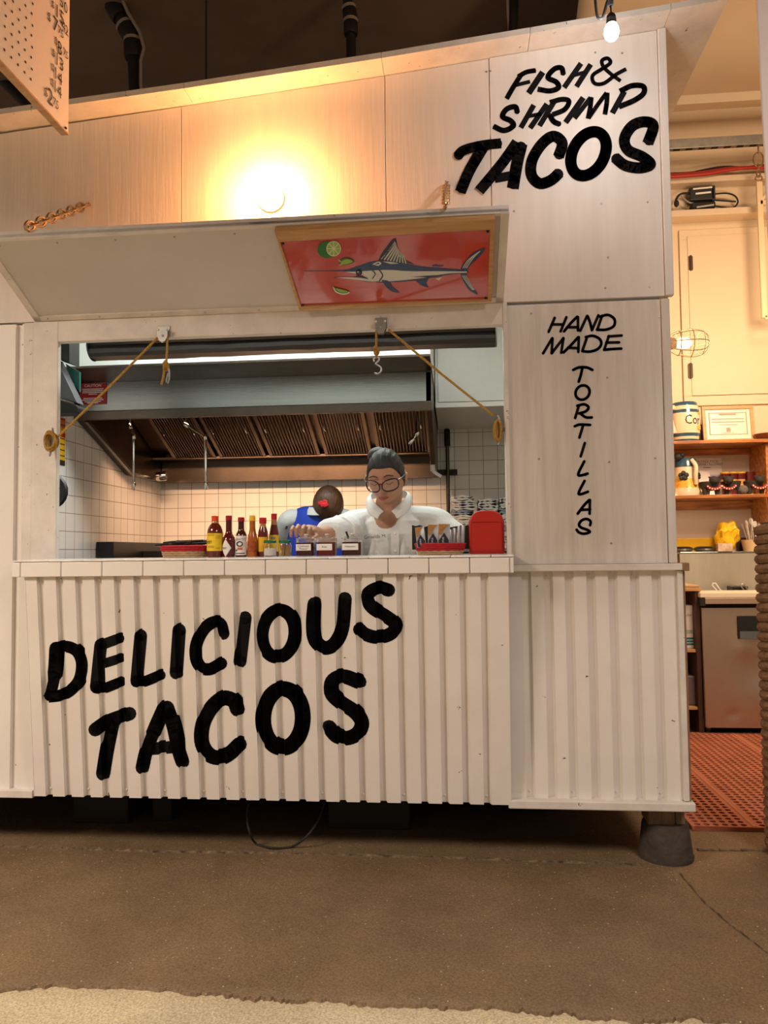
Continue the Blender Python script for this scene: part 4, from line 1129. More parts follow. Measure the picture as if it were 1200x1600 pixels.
obj('slot_line', MB().box(cx - hw * .80, cx + hw * .70, .0185, .0198, zs - .0095, zs - .0080), M['red_dark'], t, smooth=False)

# ================================================================== PEOPLE
skin = mat('warm_skin', (.46, .245, .15), .48, var=.12, vscale=14, spec=.4)
skin_d = mat('hand_skin', (.40, .20, .125), .5, var=.2, vscale=30)
shirt_m = mat('white_cotton', (.72, .74, .72), .75, var=.06, vscale=7, bump=.9, bscale=9, detail=2)
hair_m = mat('black_grey_hair', (.008, .008, .009), .5, spec=.3, col2=(.03, .03, .032), vscale=16, stretch=(1, 5, .6), bump=.5, bscale=42, bstretch=(4, 1, .6), contrast=(.45, .75))
hair_b = mat('brown_bob_hair', (.15, .065, .028), .45, col2=(.05, .022, .012), vscale=12, stretch=(3, 1, 1), bump=.5, bscale=30, bstretch=(4, 1, 1))
lip_m = mat('lips', (.30, .085, .065), .4)
dark_m = mat('brow_and_lash', (.03, .018, .014), .6)
blue_m = mat('cobalt_vest', (.015, .055, .48), .7)
trouser_m = mat('black_trousers', (.02, .02, .022), .8)


def head_pts(seg=110, rings=84):
    mb = MB()
    G = lambda x, z, cx, cz, sx, sz: math.exp(-((x - cx) / sx) ** 2 - ((z - cz) / sz) ** 2)
    def shape(p):
        x, y, z = p
        if z < 0:
            s_ = min(1, -z / .115)
            x *= 1 - .27 * s_ ** 1.8; z *= .93
            y *= (1 - .5 * s_) if y > 0 else (1 - .10 * s_)
        if y < 0:
            y *= .93
            d = 0
            d += .020 * G(x, z, 0, -.024, .0105, .012) + .011 * G(x, z, 0, -.002, .0085, .024) + .007 * (G(x, z, .012, -.028, .007, .007) + G(x, z, -.012, -.028, .007, .007))
            for sg in (-1, 1):
                d += -.011 * G(x, z, sg * .031, .010, .017, .012) + .0065 * G(x, z, sg * .031, .006, .0125, .0085)
                d += .0035 * G(x, z, sg * .028, .030, .02, .008) + .006 * G(x, z, sg * .042, -.022, .018, .018)
                d += -.003 * G(x, z, sg * .024, -.045, .006, .016)
            d += .0065 * G(x, z, 0, -.051, .018, .0055) + .0075 * G(x, z, 0, -.063, .015, .006) - .004 * G(x, z, 0, -.0568, .019, .0028) - .003 * G(x, z, 0, -.073, .014, .005)
            d += .009 * G(x, z, 0, -.092, .02, .014)
            y -= d * min(1, -y / .03)
        return V((x, y, z))
    mb.ball((0, 0, 0), (.076, .098, .116), seg, rings)
    mb.v = [shape(p) for p in mb.v]
    for sg in (-1, 1):   # ears
        mb.ball((sg * .077, .014, -.004), (.010, .018, .031), 14, 10)
    return mb


def finger(mb, pts, r0, r1):
    n = len(pts); mb.tube(pts, [r0 + (r1 - r0) * i / (n - 1) for i in range(n)], 8)
    mb.ball(pts[-1], r1, 8, 6); mb.ball(pts[0], r0, 8, 6)


def limb(mb, pts, rs, seg=16):
    P = spline([tuple(p) + (r,) for p, r in zip(pts, rs)], 5)
    mb.tube([p[:3] for p in P], [p[3] for p in P], seg)
    mb.ball(P[0][:3], P[0][3], seg, 8); mb.ball(P[-1][:3], P[-1][3], seg, 8)


# ---- the cook at the window
W = thing('person', 'person in white button shirt and glasses looking down, reaching over a condiment jar', 'person', (-.27, .56, .25))
hc = at(603.5, 746.5, Y=.40)
HR = (Matrix.Rotation(math.radians(-7), 4, 'Z') @ Matrix.Rotation(math.radians(21), 4, 'X') @ Matrix.Rotation(math.radians(-2), 4, 'Y'))
HM = Matrix.Translation(hc) @ HR @ Matrix.Scale(1.03, 4)
T = lambda p: HM @ V(p)
Sx = -.27
body = head_pts().xf(HM)
nk = hc + V((.0, .085, -.165))
limb(body, [T((0, .02, -.03)), T((0, .03, -.075)), nk + V((0, .0, .05)), nk + V((0, .02, -.03))], [.060, .056, .058, .075])
shL, shR = V((Sx - .165, .55, 1.232)), V((Sx + .175, .55, 1.236))
elb = at(524, 834, Y=.36); wri = at(500, 836, Y=.235); hnd = at(482, 832, Y=.17)
limb(body, [shL, shL.lerp(elb, .5), elb], [.05, .048, .042]); limb(body, [elb, elb.lerp(wri, .5), wri], [.042, .038, .030])
elR = at(716, 842, Y=.50); wrR = at(690, 905, Y=.36)
limb(body, [shR, shR.lerp(elR, .5), elR], [.05, .048, .042]); limb(body, [elR, elR.lerp(wrR, .5), wrR], [.042, .038, .028])
limb(body, [V((Sx, .60, .95)), V((Sx, .58, 1.1)), V((Sx, .56, 1.22))], [.14, .13, .11])
# right hand closing round the lid knob of the first jar
pd = (hnd - wri); pd.normalize(); side = V((0, 0, 1)).cross(pd).normalized()
limb(body, [wri, wri.lerp(hnd, .6), hnd], [.029, .033, .032])
body.ball(hnd, (.042, .036, .026), 14, 10)
knob = at(478, 833, Y=.02)
for k, (ox, ln, r) in enumerate(((-.030, .9, .0082), (-.011, 1.05, .0088), (.009, 1.0, .0088), (.028, .8, .0076))):
    b0 = hnd + V((ox - .012, -.026, .010 - .004 * abs(k - 1.3)))
    p1 = b0 + V((-.004 + ox * .15, -.034 * ln, .016)); p2 = p1 + V((-.002, -.026 * ln, -.014)); p3 = p2 + V((.001, -.006, -.024 * ln))
    finger(body, [b0, p1, p2, p3], r * 1.12, r * .86)
b0 = hnd + V((.030, -.012, -.010)); finger(body, [b0, b0 + V((.010, -.026, -.008)), b0 + V((.000, -.046, -.016)), b0 + V((-.016, -.058, -.022))], .0105, .0085)
# left hand at work below the counter edge
pl = wrR + V((-.06, -.03, -.02))
limb(body, [wrR, pl], [.028, .034])
for k, (oy, ln, r) in enumerate(((-.03, .9, .0082), (-.01, 1.0, .0086), (.01, .95, .0084), (.028, .75, .0074))):
    b0 = pl + V((-.026, oy, 0)); finger(body, [b0, b0 + V((-.03 * ln, 0, .006)), b0 + V((-.052 * ln, 0, -.01)), b0 + V((-.06 * ln, 0, -.03))], r, r * .8)
b0 = pl + V((0, -.03, 0)); finger(body, [b0, b0 + V((-.02, -.025, -.004)), b0 + V((-.045, -.032, -.012))], .0105, .0085)
obj('body', body, skin, W, remesh=.0032, smoothmod=1, weld=False)
# hair drawn back into a bun
hm = head_pts(110, 84)
nv = 110 * 85
hm.v = hm.v[:nv]; k_ = [i for i, f in enumerate(hm.f) if max(f) < nv]; hm.f = [hm.f[i] for i in k_]; hm.m = [hm.m[i] for i in k_]
sst = lambda a, b, x: (lambda t: t * t * (3 - 2 * t))(max(0., min(1., (x - a) / (b - a))))
def hsh(p):
    x, y, z = p
    front = .057 - max(0., abs(x) - .028) ** 2 * 22
    zl = front + (-.055 - front) * sst(-.060, .035, y)
    m_ = sst(-.004, .009, z - zl)
    g = 1 + .010 * math.sin(math.atan2(x, z + .02) * 34) * m_
    f = .955 + (.100 + .03 * sst(-.02, .08, y)) * m_
    return V((x * f * g, y * f, (z + .01) * f * g - .01))
hm.v = [hsh(p) for p in hm.v]
HAIR = obj('hair', hm.xf(HM), hair_m, W, angle=60)
obj('bun', MB().ball((-.038, .062, .084), (.044, .042, .034), 24, 16).xf(HM), hair_m, HAIR)
for sg in (-1, 1):
    P = spline([T((sg * .012, -.099, .029)), T((sg * .030, -.100, .036)), T((sg * .050, -.086, .028))], 5)
    obj('eyebrow', MB().tube(P, [.0016 + .0013 * math.sin(PI * (i + 1) / (len(P) + 1)) for i in range(len(P))], 6), dark_m, W)
    P = spline([T((sg * .018, -.0905, .001)), T((sg * .031, -.0955, -.0035)), T((sg * .046, -.0845, .002))], 5)
    obj('eyelash', MB().tube(P, .0014, 6), dark_m, W)
up_ = spline([T((-.022, -.0915, -.0565)), T((-.009, -.1015, -.0525)), T((0, -.1025, -.0535)), T((.009, -.1015, -.0525)), T((.022, -.0915, -.0565))], 5)
lo_ = spline([T((-.021, -.0915, -.0575)), T((-.009, -.1015, -.0615)), T((0, -.1035, -.0630)), T((.009, -.1015, -.0615)), T((.021, -.0915, -.0575))], 5)
n_ = len(up_)
LP = obj('lips', MB().tube(up_, [.0012 + .0030 * math.sin(PI * i / (n_ - 1)) for i in range(n_)], 8).tube(lo_, [.0012 + .0038 * math.sin(PI * i / (n_ - 1)) for i in range(n_)], 8), lip_m, W)
# glasses
gl = thing  # (kept as parts of the person)
fr = MB()
def lens(sg):
    out = []
    for i in range(24):
        a = 2 * PI * i / 24
        c, s_ = math.cos(a), math.sin(a)
        x = sg * .0355 + .0310 * abs(c) ** .75 * (1 if c > 0 else -1); z = -.004 + .0235 * abs(s_) ** .8 * (1 if s_ > 0 else -1) + (.004 * (sg * c) if s_ > 0 else 0)
        out.append(T((x, -.116 + .9 * (abs(x) - .0) ** 2 * 9, z)))
    return out
for sg in (-1, 1): fr.tube(lens(sg), .0031, 6, closed=True)
fr.tube([T((-.007, -.116, .004)), T((0, -.1175, .007)), T((.007, -.116, .004))], .0026, 6)
for sg in (-1, 1): fr.tube([T((sg * .066, -.080, .010)), T((sg * .078, -.06, .012)), T((sg * .083, .01, .012)), T((sg * .08, .03, -.004))], .0024, 6)
GL = obj('glasses', fr, mat('dark_tortoise_frame', (.035, .010, .012), .25), W)
for sg in (-1, 1):
    obj('lens', MB().poly(lens(sg)), mat('spectacle_lens', (1, 1, 1), .03, alpha=.05, spec=.5), GL, smooth=False)
    obj('earring', MB().ball(T((sg * .083, .008, .012)), .006, 10, 8), M['white_plastic'], W)
# shirt
sh = MB()
sh.lathe([(.175, .80), (.185, .92), (.195, 1.05), (.20, 1.14), (.19, 1.20), (.155, 1.255), (.105, 1.292), (.075, 1.315)], (0, 0, 0), 36, sx=1, sy=.62)
sh.v = [V((p.x + Sx, p.y + .585 - (p.z - .8) * .10, p.z)) for p in sh.v]
limb(sh, [V((Sx - .03, .55, 1.245)), shL + V((-.005, 0, .002)), shL.lerp(elb, .5) + V((-.004, -.005, -.004)), elb + V((-.018, -.02, 0))], [.075, .078, .074, .066], 20)
limb(sh, [V((Sx + .03, .55, 1.25)), shR + V((-.004, 0, .004)), shR.lerp(elR, .5) + V((-.004, 0, 0)), elR], [.075, .078, .072, .062], 20)
rnd = random.Random(3)
for k in range(7):   # drape folds
    x = Sx + rnd.uniform(-.16, .16); z = rnd.uniform(1.12, 1.2)
    limb(sh, [V((x, .44, z)), V((x + rnd.uniform(-.03, .03), .425, z - .08)), V((x + rnd.uniform(-.04, .04), .44, z - .2))], [.010, .017, .010], 8)
for k in range(4):
    p = shL.lerp(elb, .15 + .22 * k); d = (elb - shL).normalized(); u = d.orthogonal().normalized(); w_ = d.cross(u)
    sh.tube([p + (u * math.cos(2 * PI * i / 14) + w_ * math.sin(2 * PI * i / 14)) * (.068 + .004 * math.sin(i * 2 + k)) + d * .01 * math.sin(i * 1.3 + k) for i in range(14)], .007, 6, closed=True)
SHT = obj('shirt', sh, shirt_m, W, remesh=.005, smoothmod=2, weld=False)
# collar: two leaves round an open neck
def leaf(sg):
    nb = V((hc.x + .005, nk.y + .03, 1.390)); mb = MB()
    rim = spline([nb + V((0, .030, .012)), nb + V((sg * .062, .012, .002)), nb + V((sg * .078, -.045, -.022)), nb + V((sg * .050, -.105, -.062)), nb + V((sg * .012, -.128, -.098))], 5)
    low = spline([nb + V((0, .062, -.030)), nb + V((sg * .086, .030, -.034)), nb + V((sg * .100, -.046, -.062)), nb + V((sg * .082, -.120, -.104)), nb + V((sg * .040, -.150, -.134))], 5)
    n = len(rim)
    mid_ = [tuple(V(a).lerp(V(b), .5) + V((sg * .006, -.008, .008))) for a, b in zip(rim, low)]
    vs = list(rim) + mid_ + list(low)
    mb.add(vs, [(j * n + i, j * n + i + 1, (j + 1) * n + i + 1, (j + 1) * n + i) for j in range(2) for i in range(n - 1)])
    return mb
for sg in (-1, 1):
    obj('collar', leaf(sg), shirt_m, SHT, solid=.005, subsurf=1)
chest = lambda x, z: V((x, .585 - (z - .8) * .10 - .62 * (.202 if z > 1.1 else .196) * math.sqrt(max(.05, 1 - ((x - Sx) / .2) ** 2)) - .012, z))
pk = MB()
for k in range(9):
    z0, z1 = 1.215 - k * .035, 1.215 - (k + 1) * .035 + .001
    pk.obox((chest(Sx + .012, z0) + chest(Sx + .012, z1)) / 2 + V((0, -.004, 0)), (.017, 0, 0), (0, .002, 0), (chest(Sx, z0) - chest(Sx, z1)) / 2)
obj('placket', pk, shirt_m, SHT, smooth=False)
for z in (1.20, 1.125, 1.05):
    obj('button', MB().lathe([(.006, 0), (.005, .003)], chest(Sx + .012, z) + V((0, -.006, 0)), 12, 0, ax=(0, -1, .1)), M['white_plastic'], SHT)
q = at(586, 841, Y=.405)
obj('name_embroidery', text_mb('Griselda M.', .021, q, (1, 0, 0.05), (0, .1, 1)), M['ink'], SHT, smooth=False, weld=False)
tr = MB()
tr.lathe([(.165, .72), (.185, .80), (.18, .90)], (Sx, .59, 0), 24, sx=1, sy=.66)
for sg in (-1, 1): limb(tr, [V((Sx + sg * .09, .60, .80)), V((Sx + sg * .09, .60, .52)), V((Sx + sg * .09, .62, .30))], [.088, .068, .05])
obj('trousers', tr, trouser_m, W, remesh=.012, weld=False)
for sg in (-1, 1): obj('shoe', MB().ball((Sx + sg * .09, .56, .285), (.045, .12, .036), 16, 10), M['black'], W)

# ---- the second cook, back turned, at the rear
P2 = thing('person', 'person with brown bob and red hair clip, back turned, in blue vest', 'person', (-.92, 1.75, .25))
h2 = at(514, 788, Y=1.70)
R2 = Matrix.Translation(h2) @ Matrix.Rotation(math.radians(172), 4, 'Z') @ Matrix.Rotation(math.radians(38), 4, 'X') @ Matrix.Scale(.98, 4)
c2 = at(494, 842, Y=1.72); bx = c2.x; UPZ = .066
b2 = head_pts(60, 44).xf(R2)
limb(b2, [R2 @ V((0, .02, -.03)), V((h2.x - .01, 1.71, 1.37)), V((bx + .02, 1.73, 1.27))], [.055, .045, .05])
sl, sr = V((bx - .155, 1.72, 1.245 + UPZ)), V((bx + .165, 1.72, 1.245 + UPZ))
for s0, sg in ((sl, -1), (sr, 1)):
    e = s0 + V((sg * .055, .12, -.20)); wr = e + V((-sg * .07, .24, -.02))
    limb(b2, [s0, e], [.048, .04]); limb(b2, [e, wr], [.038, .028]); limb(b2, [wr, wr + V((0, .08, 0))], [.030, .034])
    for k in range(4):
        f0 = wr + V((-.028 + .018 * k, .10, 0)); finger(b2, [f0, f0 + V((0, .035, .004)), f0 + V((0, .055, -.014)), f0 + V((0, .06, -.03))], .009, .007)
    f0 = wr + V((-sg * .03, .06, 0)); finger(b2, [f0, f0 + V((-sg * .02, .025, -.004)), f0 + V((-sg * .022, .05, -.01))], .010, .008)
limb(b2, [V((bx, 1.75, .95)), V((bx, 1.74, 1.2))], [.13, .11])
obj('body', b2, skin, P2, remesh=.006, smoothmod=1, weld=False)
hb = MB().ball((0, .012, -.004), (.092, .106, .116), 40, 28)
hb.v = [V((p.x * (1 + .10 * (1 if p.z < -.02 else 0) * min(1, (-.02 - p.z) / .05)) * (1 + .01 * math.sin(p.x * 160)), p.y if p.y > -.04 else -.04 + (p.y + .04) * .35, p.z)) for p in hb.v]
H2 = obj('hair', hb.xf(Matrix.Translation(h2) @ Matrix.Rotation(math.radians(172), 4, 'Z') @ Matrix.Rotation(math.radians(14), 4, 'X')), hair_b, P2, subsurf=1)
cq = at(505, 786, Y=1.585)
cm = MB()
for i, (dx, dz, a) in enumerate(((-.016, 0, .3), (.012, .006, -.4), (.0, -.012, .1), (.018, -.012, .5))):
    cm.obox(cq + V((dx, -.004 * i, dz)), V((math.cos(a), 0, math.sin(a))) * .014, (0, .006, 0), V((-math.sin(a), 0, math.cos(a))) * .011)
obj('hair_clip', cm, mat('red_clip', (.75, .03, .04), .3), H2, bevel=.003)
v2 = MB()
v2.lathe([(.165, .80), (.175, .95), (.185, 1.12), (.18, 1.20), (.170, 1.268), (.142, 1.312), (.095, 1.342)], (bx, 1.74, UPZ), 32, sx=1, sy=.66)
VST = obj('vest', v2, blue_m, P2, subsurf=1)
ct = MB().lathe([(.090, -.02), (.080, .006), (.068, .022)], (bx + .035, 1.70, 1.310 + UPZ), 24, ax=(.02, -.15, 1), sx=1.1, sy=1)
obj('shirt_collar', ct, shirt_m, P2)
for s0, sg in ((sl, -1), (sr, 1)):
    sv = MB(); limb(sv, [s0 + V((-sg * .05, 0, .015)), s0 + V((sg * .012, 0, 0)), s0 + V((sg * .045, .06, -.11)), s0 + V((sg * .058, .12, -.21))], [.062, .068, .066, .06], 18)
    obj('sleeve', sv, shirt_m, P2, remesh=.008, smoothmod=3, weld=False)
obj('vest_edge', MB().tube([V((bx - .172, 1.66, 1.20 + UPZ)), V((bx - .150, 1.675, 1.262 + UPZ)), V((bx - .11, 1.69, 1.302 + UPZ))], .006, 8), M['black'], P2)
tr = MB(); tr.lathe([(.155, .72), (.175, .80), (.17, .90)], (bx, 1.76, 0), 24, sx=1, sy=.66)
for sg in (-1, 1): limb(tr, [V((bx + sg * .085, 1.76, .80)), V((bx + sg * .085, 1.76, .52)), V((bx + sg * .085, 1.78, .30))], [.085, .066, .05])
obj('trousers', tr, trouser_m, P2, remesh=.012, weld=False)
for sg in (-1, 1): obj('shoe', MB().ball((bx + sg * .085, 1.80, .285), (.045, .12, .036), 16, 10), M['black'], P2)

# ================================================================== KITCHEN PASSAGE ON THE RIGHT
PB = PW
# doors of the high cupboard set in the wall
DR = thing('cupboard', 'large cream flush cupboard door high on the passage wall', 'cupboard', at(1130, 640, Y=PB))
z0, z1 = at(1120, 634, Y=PB).z, at(1120, 359, Y=PB).z
xa_ = at(1064, 500, Y=PB).x
obj('frame', MB().box(xa_, 3.1, PB - .022, PB - .001, z0, z0 + .07).box(xa_, 3.1, PB - .022, PB - .001, z1 - .07, z1).box(xa_, xa_ + .065, PB - .022, PB - .001, z0 + .07, z1 - .07), M['cream'], DR, bevel=.003, smooth=False)
xd = at(1078, 500, Y=PB - .03).x
obj('door', MB().box(xd, 3.08, PB - .030, PB - .006, at(1120, 617, Y=PB - .03).z, at(1120, 367, Y=PB - .03).z), M['cream'], DR, bevel=.002, smooth=False)
for y in (411, 579):
    q = at(1079.5, y, Y=PB - .034)
    h = MB().lathe([(.008, -.055), (.008, .055)], q, 10); h.box(q.x - .016, q.x + .014, PB - .0345, PB - .031, q.z - .05, q.z + .05)
    obj('hinge', h, M['wood_dark'], DR, smooth=False)
# two ledges on the wall above, with wiring and a power brick
def ledge(y0, y1, d, label):
    za, zb = at(1100, y1, Y=PB - d).z, at(1100, y0, Y=PB - d).z
    t = thing('wall_ledge', label, 'ledge', (1.9, PB, za), 'cream wood ledges on the passage wall')
    obj('board', MB().box(.86, 3.15, PB - d, PB - .001, za, zb), M['cream'], t, bevel=.004, smooth=False)
    return zb
zl2 = ledge(326, 336, .13, 'cream ledge carrying the black power supply')
zl1 = ledge(275, 284, .10, 'cream ledge carrying the red and black cables')
def batten(y0, y1, d, label):
    za, zb = at(1120, y1, Y=PB - d).z, at(1120, y0, Y=PB - d).z
    obj('ceiling_batten', MB().box(.86, 3.15, PB - d - .09, PB - d, za, zb), M['cream'], None, label, 'batten', 'battens under the passage ceiling', bevel=.004, smooth=False)
batten(157, 171, .30, 'cream batten across the passage ceiling sheet')
# steel strut with slots
za, zb = at(1120, 233, Y=PB - .25).z, at(1120, 218, Y=PB - .25).z
t = thing('strut_channel', 'grey slotted steel channel under the passage ceiling', 'channel', (1.8, PB - .25, za))
obj('rail', MB().box(.86, 3.15, PB - .29, PB - .25, za, zb), M['galv'], t, bevel=.003, smooth=False)
for k in range(26):
    x = .95 + k * .085
    obj('slot', MB().box(x, x + .045, PB - .283, PB - .257, za - .0015, za + .004), M['dark_gap'], t, smooth=False)
# red and black cables
redc = mat('red_cable', (.42, .025, .02), .45)
def cabl(pts, r, m, label, yo=.11, cat='cable'):
    P = spline([tuple(at(x, y, Y=PB - yo)) for x, y in pts], 5)
    return obj('cable', MB().tube([V(p) for p in P], r, 8), m, None, label, cat, 'cables lying along the upper ledge')
cabl([(1020, 277), (1052, 276), (1080, 274), (1110, 271), (1135, 266), (1160, 263), (1190, 262), (1225, 261)], .013, redc, 'lower red cable along the upper ledge', .135)
cabl([(1020, 274), (1052, 273), (1085, 271), (1115, 267), (1140, 263), (1165, 262), (1225, 260)], .012, redc, 'upper red cable along the upper ledge')
cabl([(1020, 272), (1052, 271.5), (1080, 270), (1100, 266), (1122, 262), (1140, 261), (1160, 262), (1190, 259), (1225, 257)], .010, M['black_rough'], 'black cable arching above the red cables', .085)
# power supply
t = thing('power_supply', 'black power supply with white labels on the lower ledge', 'transformer', at(1100, 326, Y=PB - .09))
yb_ = PB - .10
def pb(x0, x1, y0, y1, d): a, b = at(x0, y1, Y=yb_), at(x1, y0, Y=yb_); return MB().box(a.x, b.x, yb_, yb_ + d, a.z, b.z)
obj('case', pb(1078, 1116, 291, 313, .08), M['black'], t, bevel=.006, smooth=False)
obj('end_cap', pb(1113, 1117.5, 289.5, 313, .082), M['black'], t, bevel=.002, smooth=False)
obj('stand_plate', pb(1082, 1118, 315, 325, .08), M['black_rough'], t, bevel=.003, smooth=False)
obj('foil_strip', MB().obox(at(1102, 322, Y=yb_ - .002), (.06, 0, .006), (0, .002, 0), (0, 0, .006)), M['galv'], t, smooth=False)
for x0, x1, y0, y1 in ((1083, 1113, 292.5, 296.5), (1087, 1111, 300, 304)):
    a, b = at(x0, y1, Y=yb_ - .001), at(x1, y0, Y=yb_ - .001)
    obj('label', MB().prism([a, V((b.x, a.y, a.z + .006)), V((b.x, a.y, b.z + .006)), V((a.x, a.y, b.z))], (0, .0009, 0)), M['white'], t, smooth=False)
def wire(pts, r, par, m, name='wire'):
    obj(name, MB().tube([V(p) for p in spline([tuple(at(x, y, Y=yb_ + .02)) for x, y in pts], 5)], r, 8), m, par)
wire([(1117, 303), (1135, 302), (1148, 306), (1153, 315), (1148, 323), (1138, 325), (1118, 322)], .006, t, M['black_rough'])
wire([(1118, 313), (1135, 314), (1150, 315)], .006, t, M['black_rough'])
wire([(1080, 303), (1068, 302), (1060, 306), (1056, 314), (1058, 320)], .008, t, M['black_rough'])
wire([(1062, 303), (1068, 310), (1076, 316), (1084, 318)], .006, t, M['cable_grey'])
obj('plug', MB().ball(at(1057, 318, Y=yb_), (.018, .016, .026), 12, 8), M['black_rough'], t)
# chain and hanging frame
t = thing('hanging_frame', 'slim cream rectangular frame hanging from a short chain at right edge', 'frame', at(1190, 495, Y=PB - .5))
YH = PB - .27
fr_ = mat('cream_frame_wood', (.78, .62, .40), .5)
for a, b, w_ in (((1186, 284), (1194.5, 497), .038), ((1194.5, 497), (1290, 470), .03), ((1187, 317), (1290, 312), .03)):
    obj('bar', MB().bar(at(*a, Y=YH), at(*b, Y=YH), w_, .02, (0, 1, 0)), fr_, t, bevel=.003, smooth=False)
obj('brace', MB().bar(at(1187, 316, Y=YH), at(1225, 275, Y=YH), .02, .018, (0, 1, 0)), fr_, t, bevel=.003, smooth=False)
obj('ring', MB().tube([at(1185.5, 279, Y=YH) + V((.022 * math.cos(2 * PI * i / 14), 0, .022 * math.sin(2 * PI * i / 14))) for i in range(14)], .005, 6, closed=True), M['brass'], t)
ch = thing('hook_chain', 'brass snap link chain hanging from the steel channel', 'chain', at(1185, 270, Y=YH))
for k, (y0, y1, w_) in enumerate(((226, 240, .014), (238, 260, .034), (256, 266, .016), (264, 277, .012))):
    a, b = at(1184.5, y0, Y=YH), at(1185.5, y1, Y=YH); c = (a + b) / 2; hl = (a - b).length / 2
    s_ = V((1, 0, 0)) if k % 2 else V((.4, .9, 0))
    obj('link', MB().tube([c + V((0, 0, hl * math.cos(2 * PI * i / 16))) + s_ * w_ * math.sin(2 * PI * i / 16) for i in range(16)], .0055, 6, closed=True), M['brass'], ch)

# pine shelf unit
SH = thing('shelf_unit', 'orange stained pine shelf unit on the passage wall with two long shelves', 'shelf', (1.9, PB, at(1100, 793, Y=PB).z))
sy = PB - .36
zs1, zs2 = at(1110, 687.5, Y=sy).z, at(1110, 773, Y=sy).z
xr = at(1193, 740, Y=sy + .1).x
for z, zap in ((zs1, at(1110, 711, Y=PB - .05).z), (zs2, at(1110, 796, Y=PB - .05).z)):
    obj('shelf_board', MB().box(.9, 3.1, sy, PB - .001, z - .022, z), M['wood_shelf'], SH, bevel=.003, smooth=False)
    obj('apron', MB().box(.9, xr - .001, PB - .05, PB - .025, zap, z - .023), M['wood_shelf'], SH, bevel=.003, smooth=False)
obj('upright', MB().box(xr, xr + .03, sy + .05, PB - .013, zs2 - .35, zs1 - .023), M['wood_shelf'], SH, bevel=.003, smooth=False)
obj('wall_panel', MB().box(.9, 3.1, PB - .012, PB - .001, 1.0, zs1 - .023), mat('pale_panel', (.78, .66, .54), .4), kind='structure', smooth=False)  # pale wall panel behind the shelves
def on1(px_, yy=.14): q = at(px_, 700, Y=sy + yy); return V((q.x, q.y, zs1 + .0005))
def on2(px_, yy=.14): q = at(px_, 700, Y=sy + yy); return V((q.x, q.y, zs2 + .0005))
ceram = mat('cream_glazed_ceramic', (.76, .62, .45), .2, coat=.4); bluec = mat('blue_glaze', (.03, .085, .15), .2, coat=.4)
# barrel mug
p = on1(1071, .16); u = (p.y - CAM.y) / 1200
t = thing('barrel_mug', 'cream ceramic barrel mug with blue hoops on the top shelf', 'mug', p)
rr_ = [(18.5, 0, 1), (19, 1, 1), (19.5, 5, 0), (20.5, 9, 1), (21.3, 14, 0), (22.3, 30, 0), (21.6, 45, 1), (20.8, 50, 0), (19.5, 56, 1), (18.5, 61, 1), (17.4, 62, 0), (16.5, 60, 0), (17, 50, 0)]
obj('body', MB().lathe([(r * u, z * u, m) for r, z, m in rr_], p, 32), [ceram, bluec], t, angle=50)
obj('handle', MB().tube([V(q) for q in spline([tuple(p + V(((-18) * u, -10 * u, 54 * u))), tuple(p + V((-26 * u, -14 * u, 50 * u))), tuple(p + V((-24 * u, -16 * u, 28 * u))), tuple(p + V((-20 * u, -16 * u, 14 * u)))], 5)], 4 * u, 10), ceram, t)
mb = MB()
r_ = 22.6 * u
tx = wraptext('Cor', 20 * u, V((0, 0, 0)), r_, 27 * u, squash=.8)
rotz = Matrix.Translation(p) @ Matrix.Rotation(math.radians(18), 4, 'Z')
obj('lettering', tx.xf(rotz), M['ink'], t, smooth=False, weld=False)
obj('gold_crest', arcpatch(V((0, 0, 0)), 22.75 * u, .45, .8, 42.5 * u, 46 * u, 4)._merge(arcpatch(V((0, 0, 0)), 22.55 * u, .35, .85, 19 * u, 25 * u, 5), 0).xf(rotz), M['yellow'], t, smooth=False)
# brown object behind the mug
p = on1(1094, .24); u = (p.y - CAM.y) / 1200
obj('clay_pot', MB().lathe([(9 * u, 0), (11 * u, 8 * u), (10 * u, 22 * u), (7 * u, 30 * u), (6 * u, 30 * u), (6 * u, 22 * u)], p, 20), mat('brown_clay', (.08, .04, .025), .6, var=.5, vscale=40), None, 'small dark brown clay pot between the barrel mug and the certificate', 'pot')
# framed certificate leaning back
p = on1(1140, .15)
t = thing('framed_certificate', 'pine framed certificate leaning on the top shelf', 'picture frame', p)
a, b = at(1100, 687, Y=p.y), at(1179, 632, Y=p.y)
Rl = Matrix.Translation(p) @ Matrix.Rotation(math.radians(-6), 4, 'X')
hw, hh = (b.x - a.x) / 2, (b.z - zs1)
k = .024
for nm, mb in (('frame_rail', MB().box(-hw, hw, -.01, .012, 0, k)), ('frame_rail', MB().box(-hw, hw, -.01, .012, hh - k, hh)), ('frame_stile', MB().box(-hw, -hw + k, -.01, .012, k, hh - k)), ('frame_stile', MB().box(hw - k, hw, -.01, .012, k, hh - k))):
    obj(nm, mb.xf(Rl), M['wood_frame'], t, bevel=.002, smooth=False)
obj('paper', MB().box(-hw + k, hw - k, 0, .004, k, hh - k).xf(Rl), mat('certificate_paper', (.82, .74, .60), .3), t, smooth=False)
pm = MB(); bw, bh = hw - k - .02, hh - 2 * k
gr = mat('grey_print', (.34, .30, .26), .7)
for x in (-bw, bw - .008): pm.box(x, x + .008, -.0009, -.0004, k + .03, hh - k - .02)
for z in (k + .03, hh - k - .028): pm.box(-bw, bw, -.0009, -.0004, z, z + .006)
for v, f, h_ in ((.80, .45, .012), (.66, .85, .007), (.56, .85, .007), (.47, .5, .005), (.20, .3, .004)):
    pm.box(-bw * f, bw * f, -.0009, -.0004, k + bh * v, k + bh * v + h_)
pm.box(-.014, .014, -.0009, -.0004, k + bh * .24, k + bh * .24 + .03)
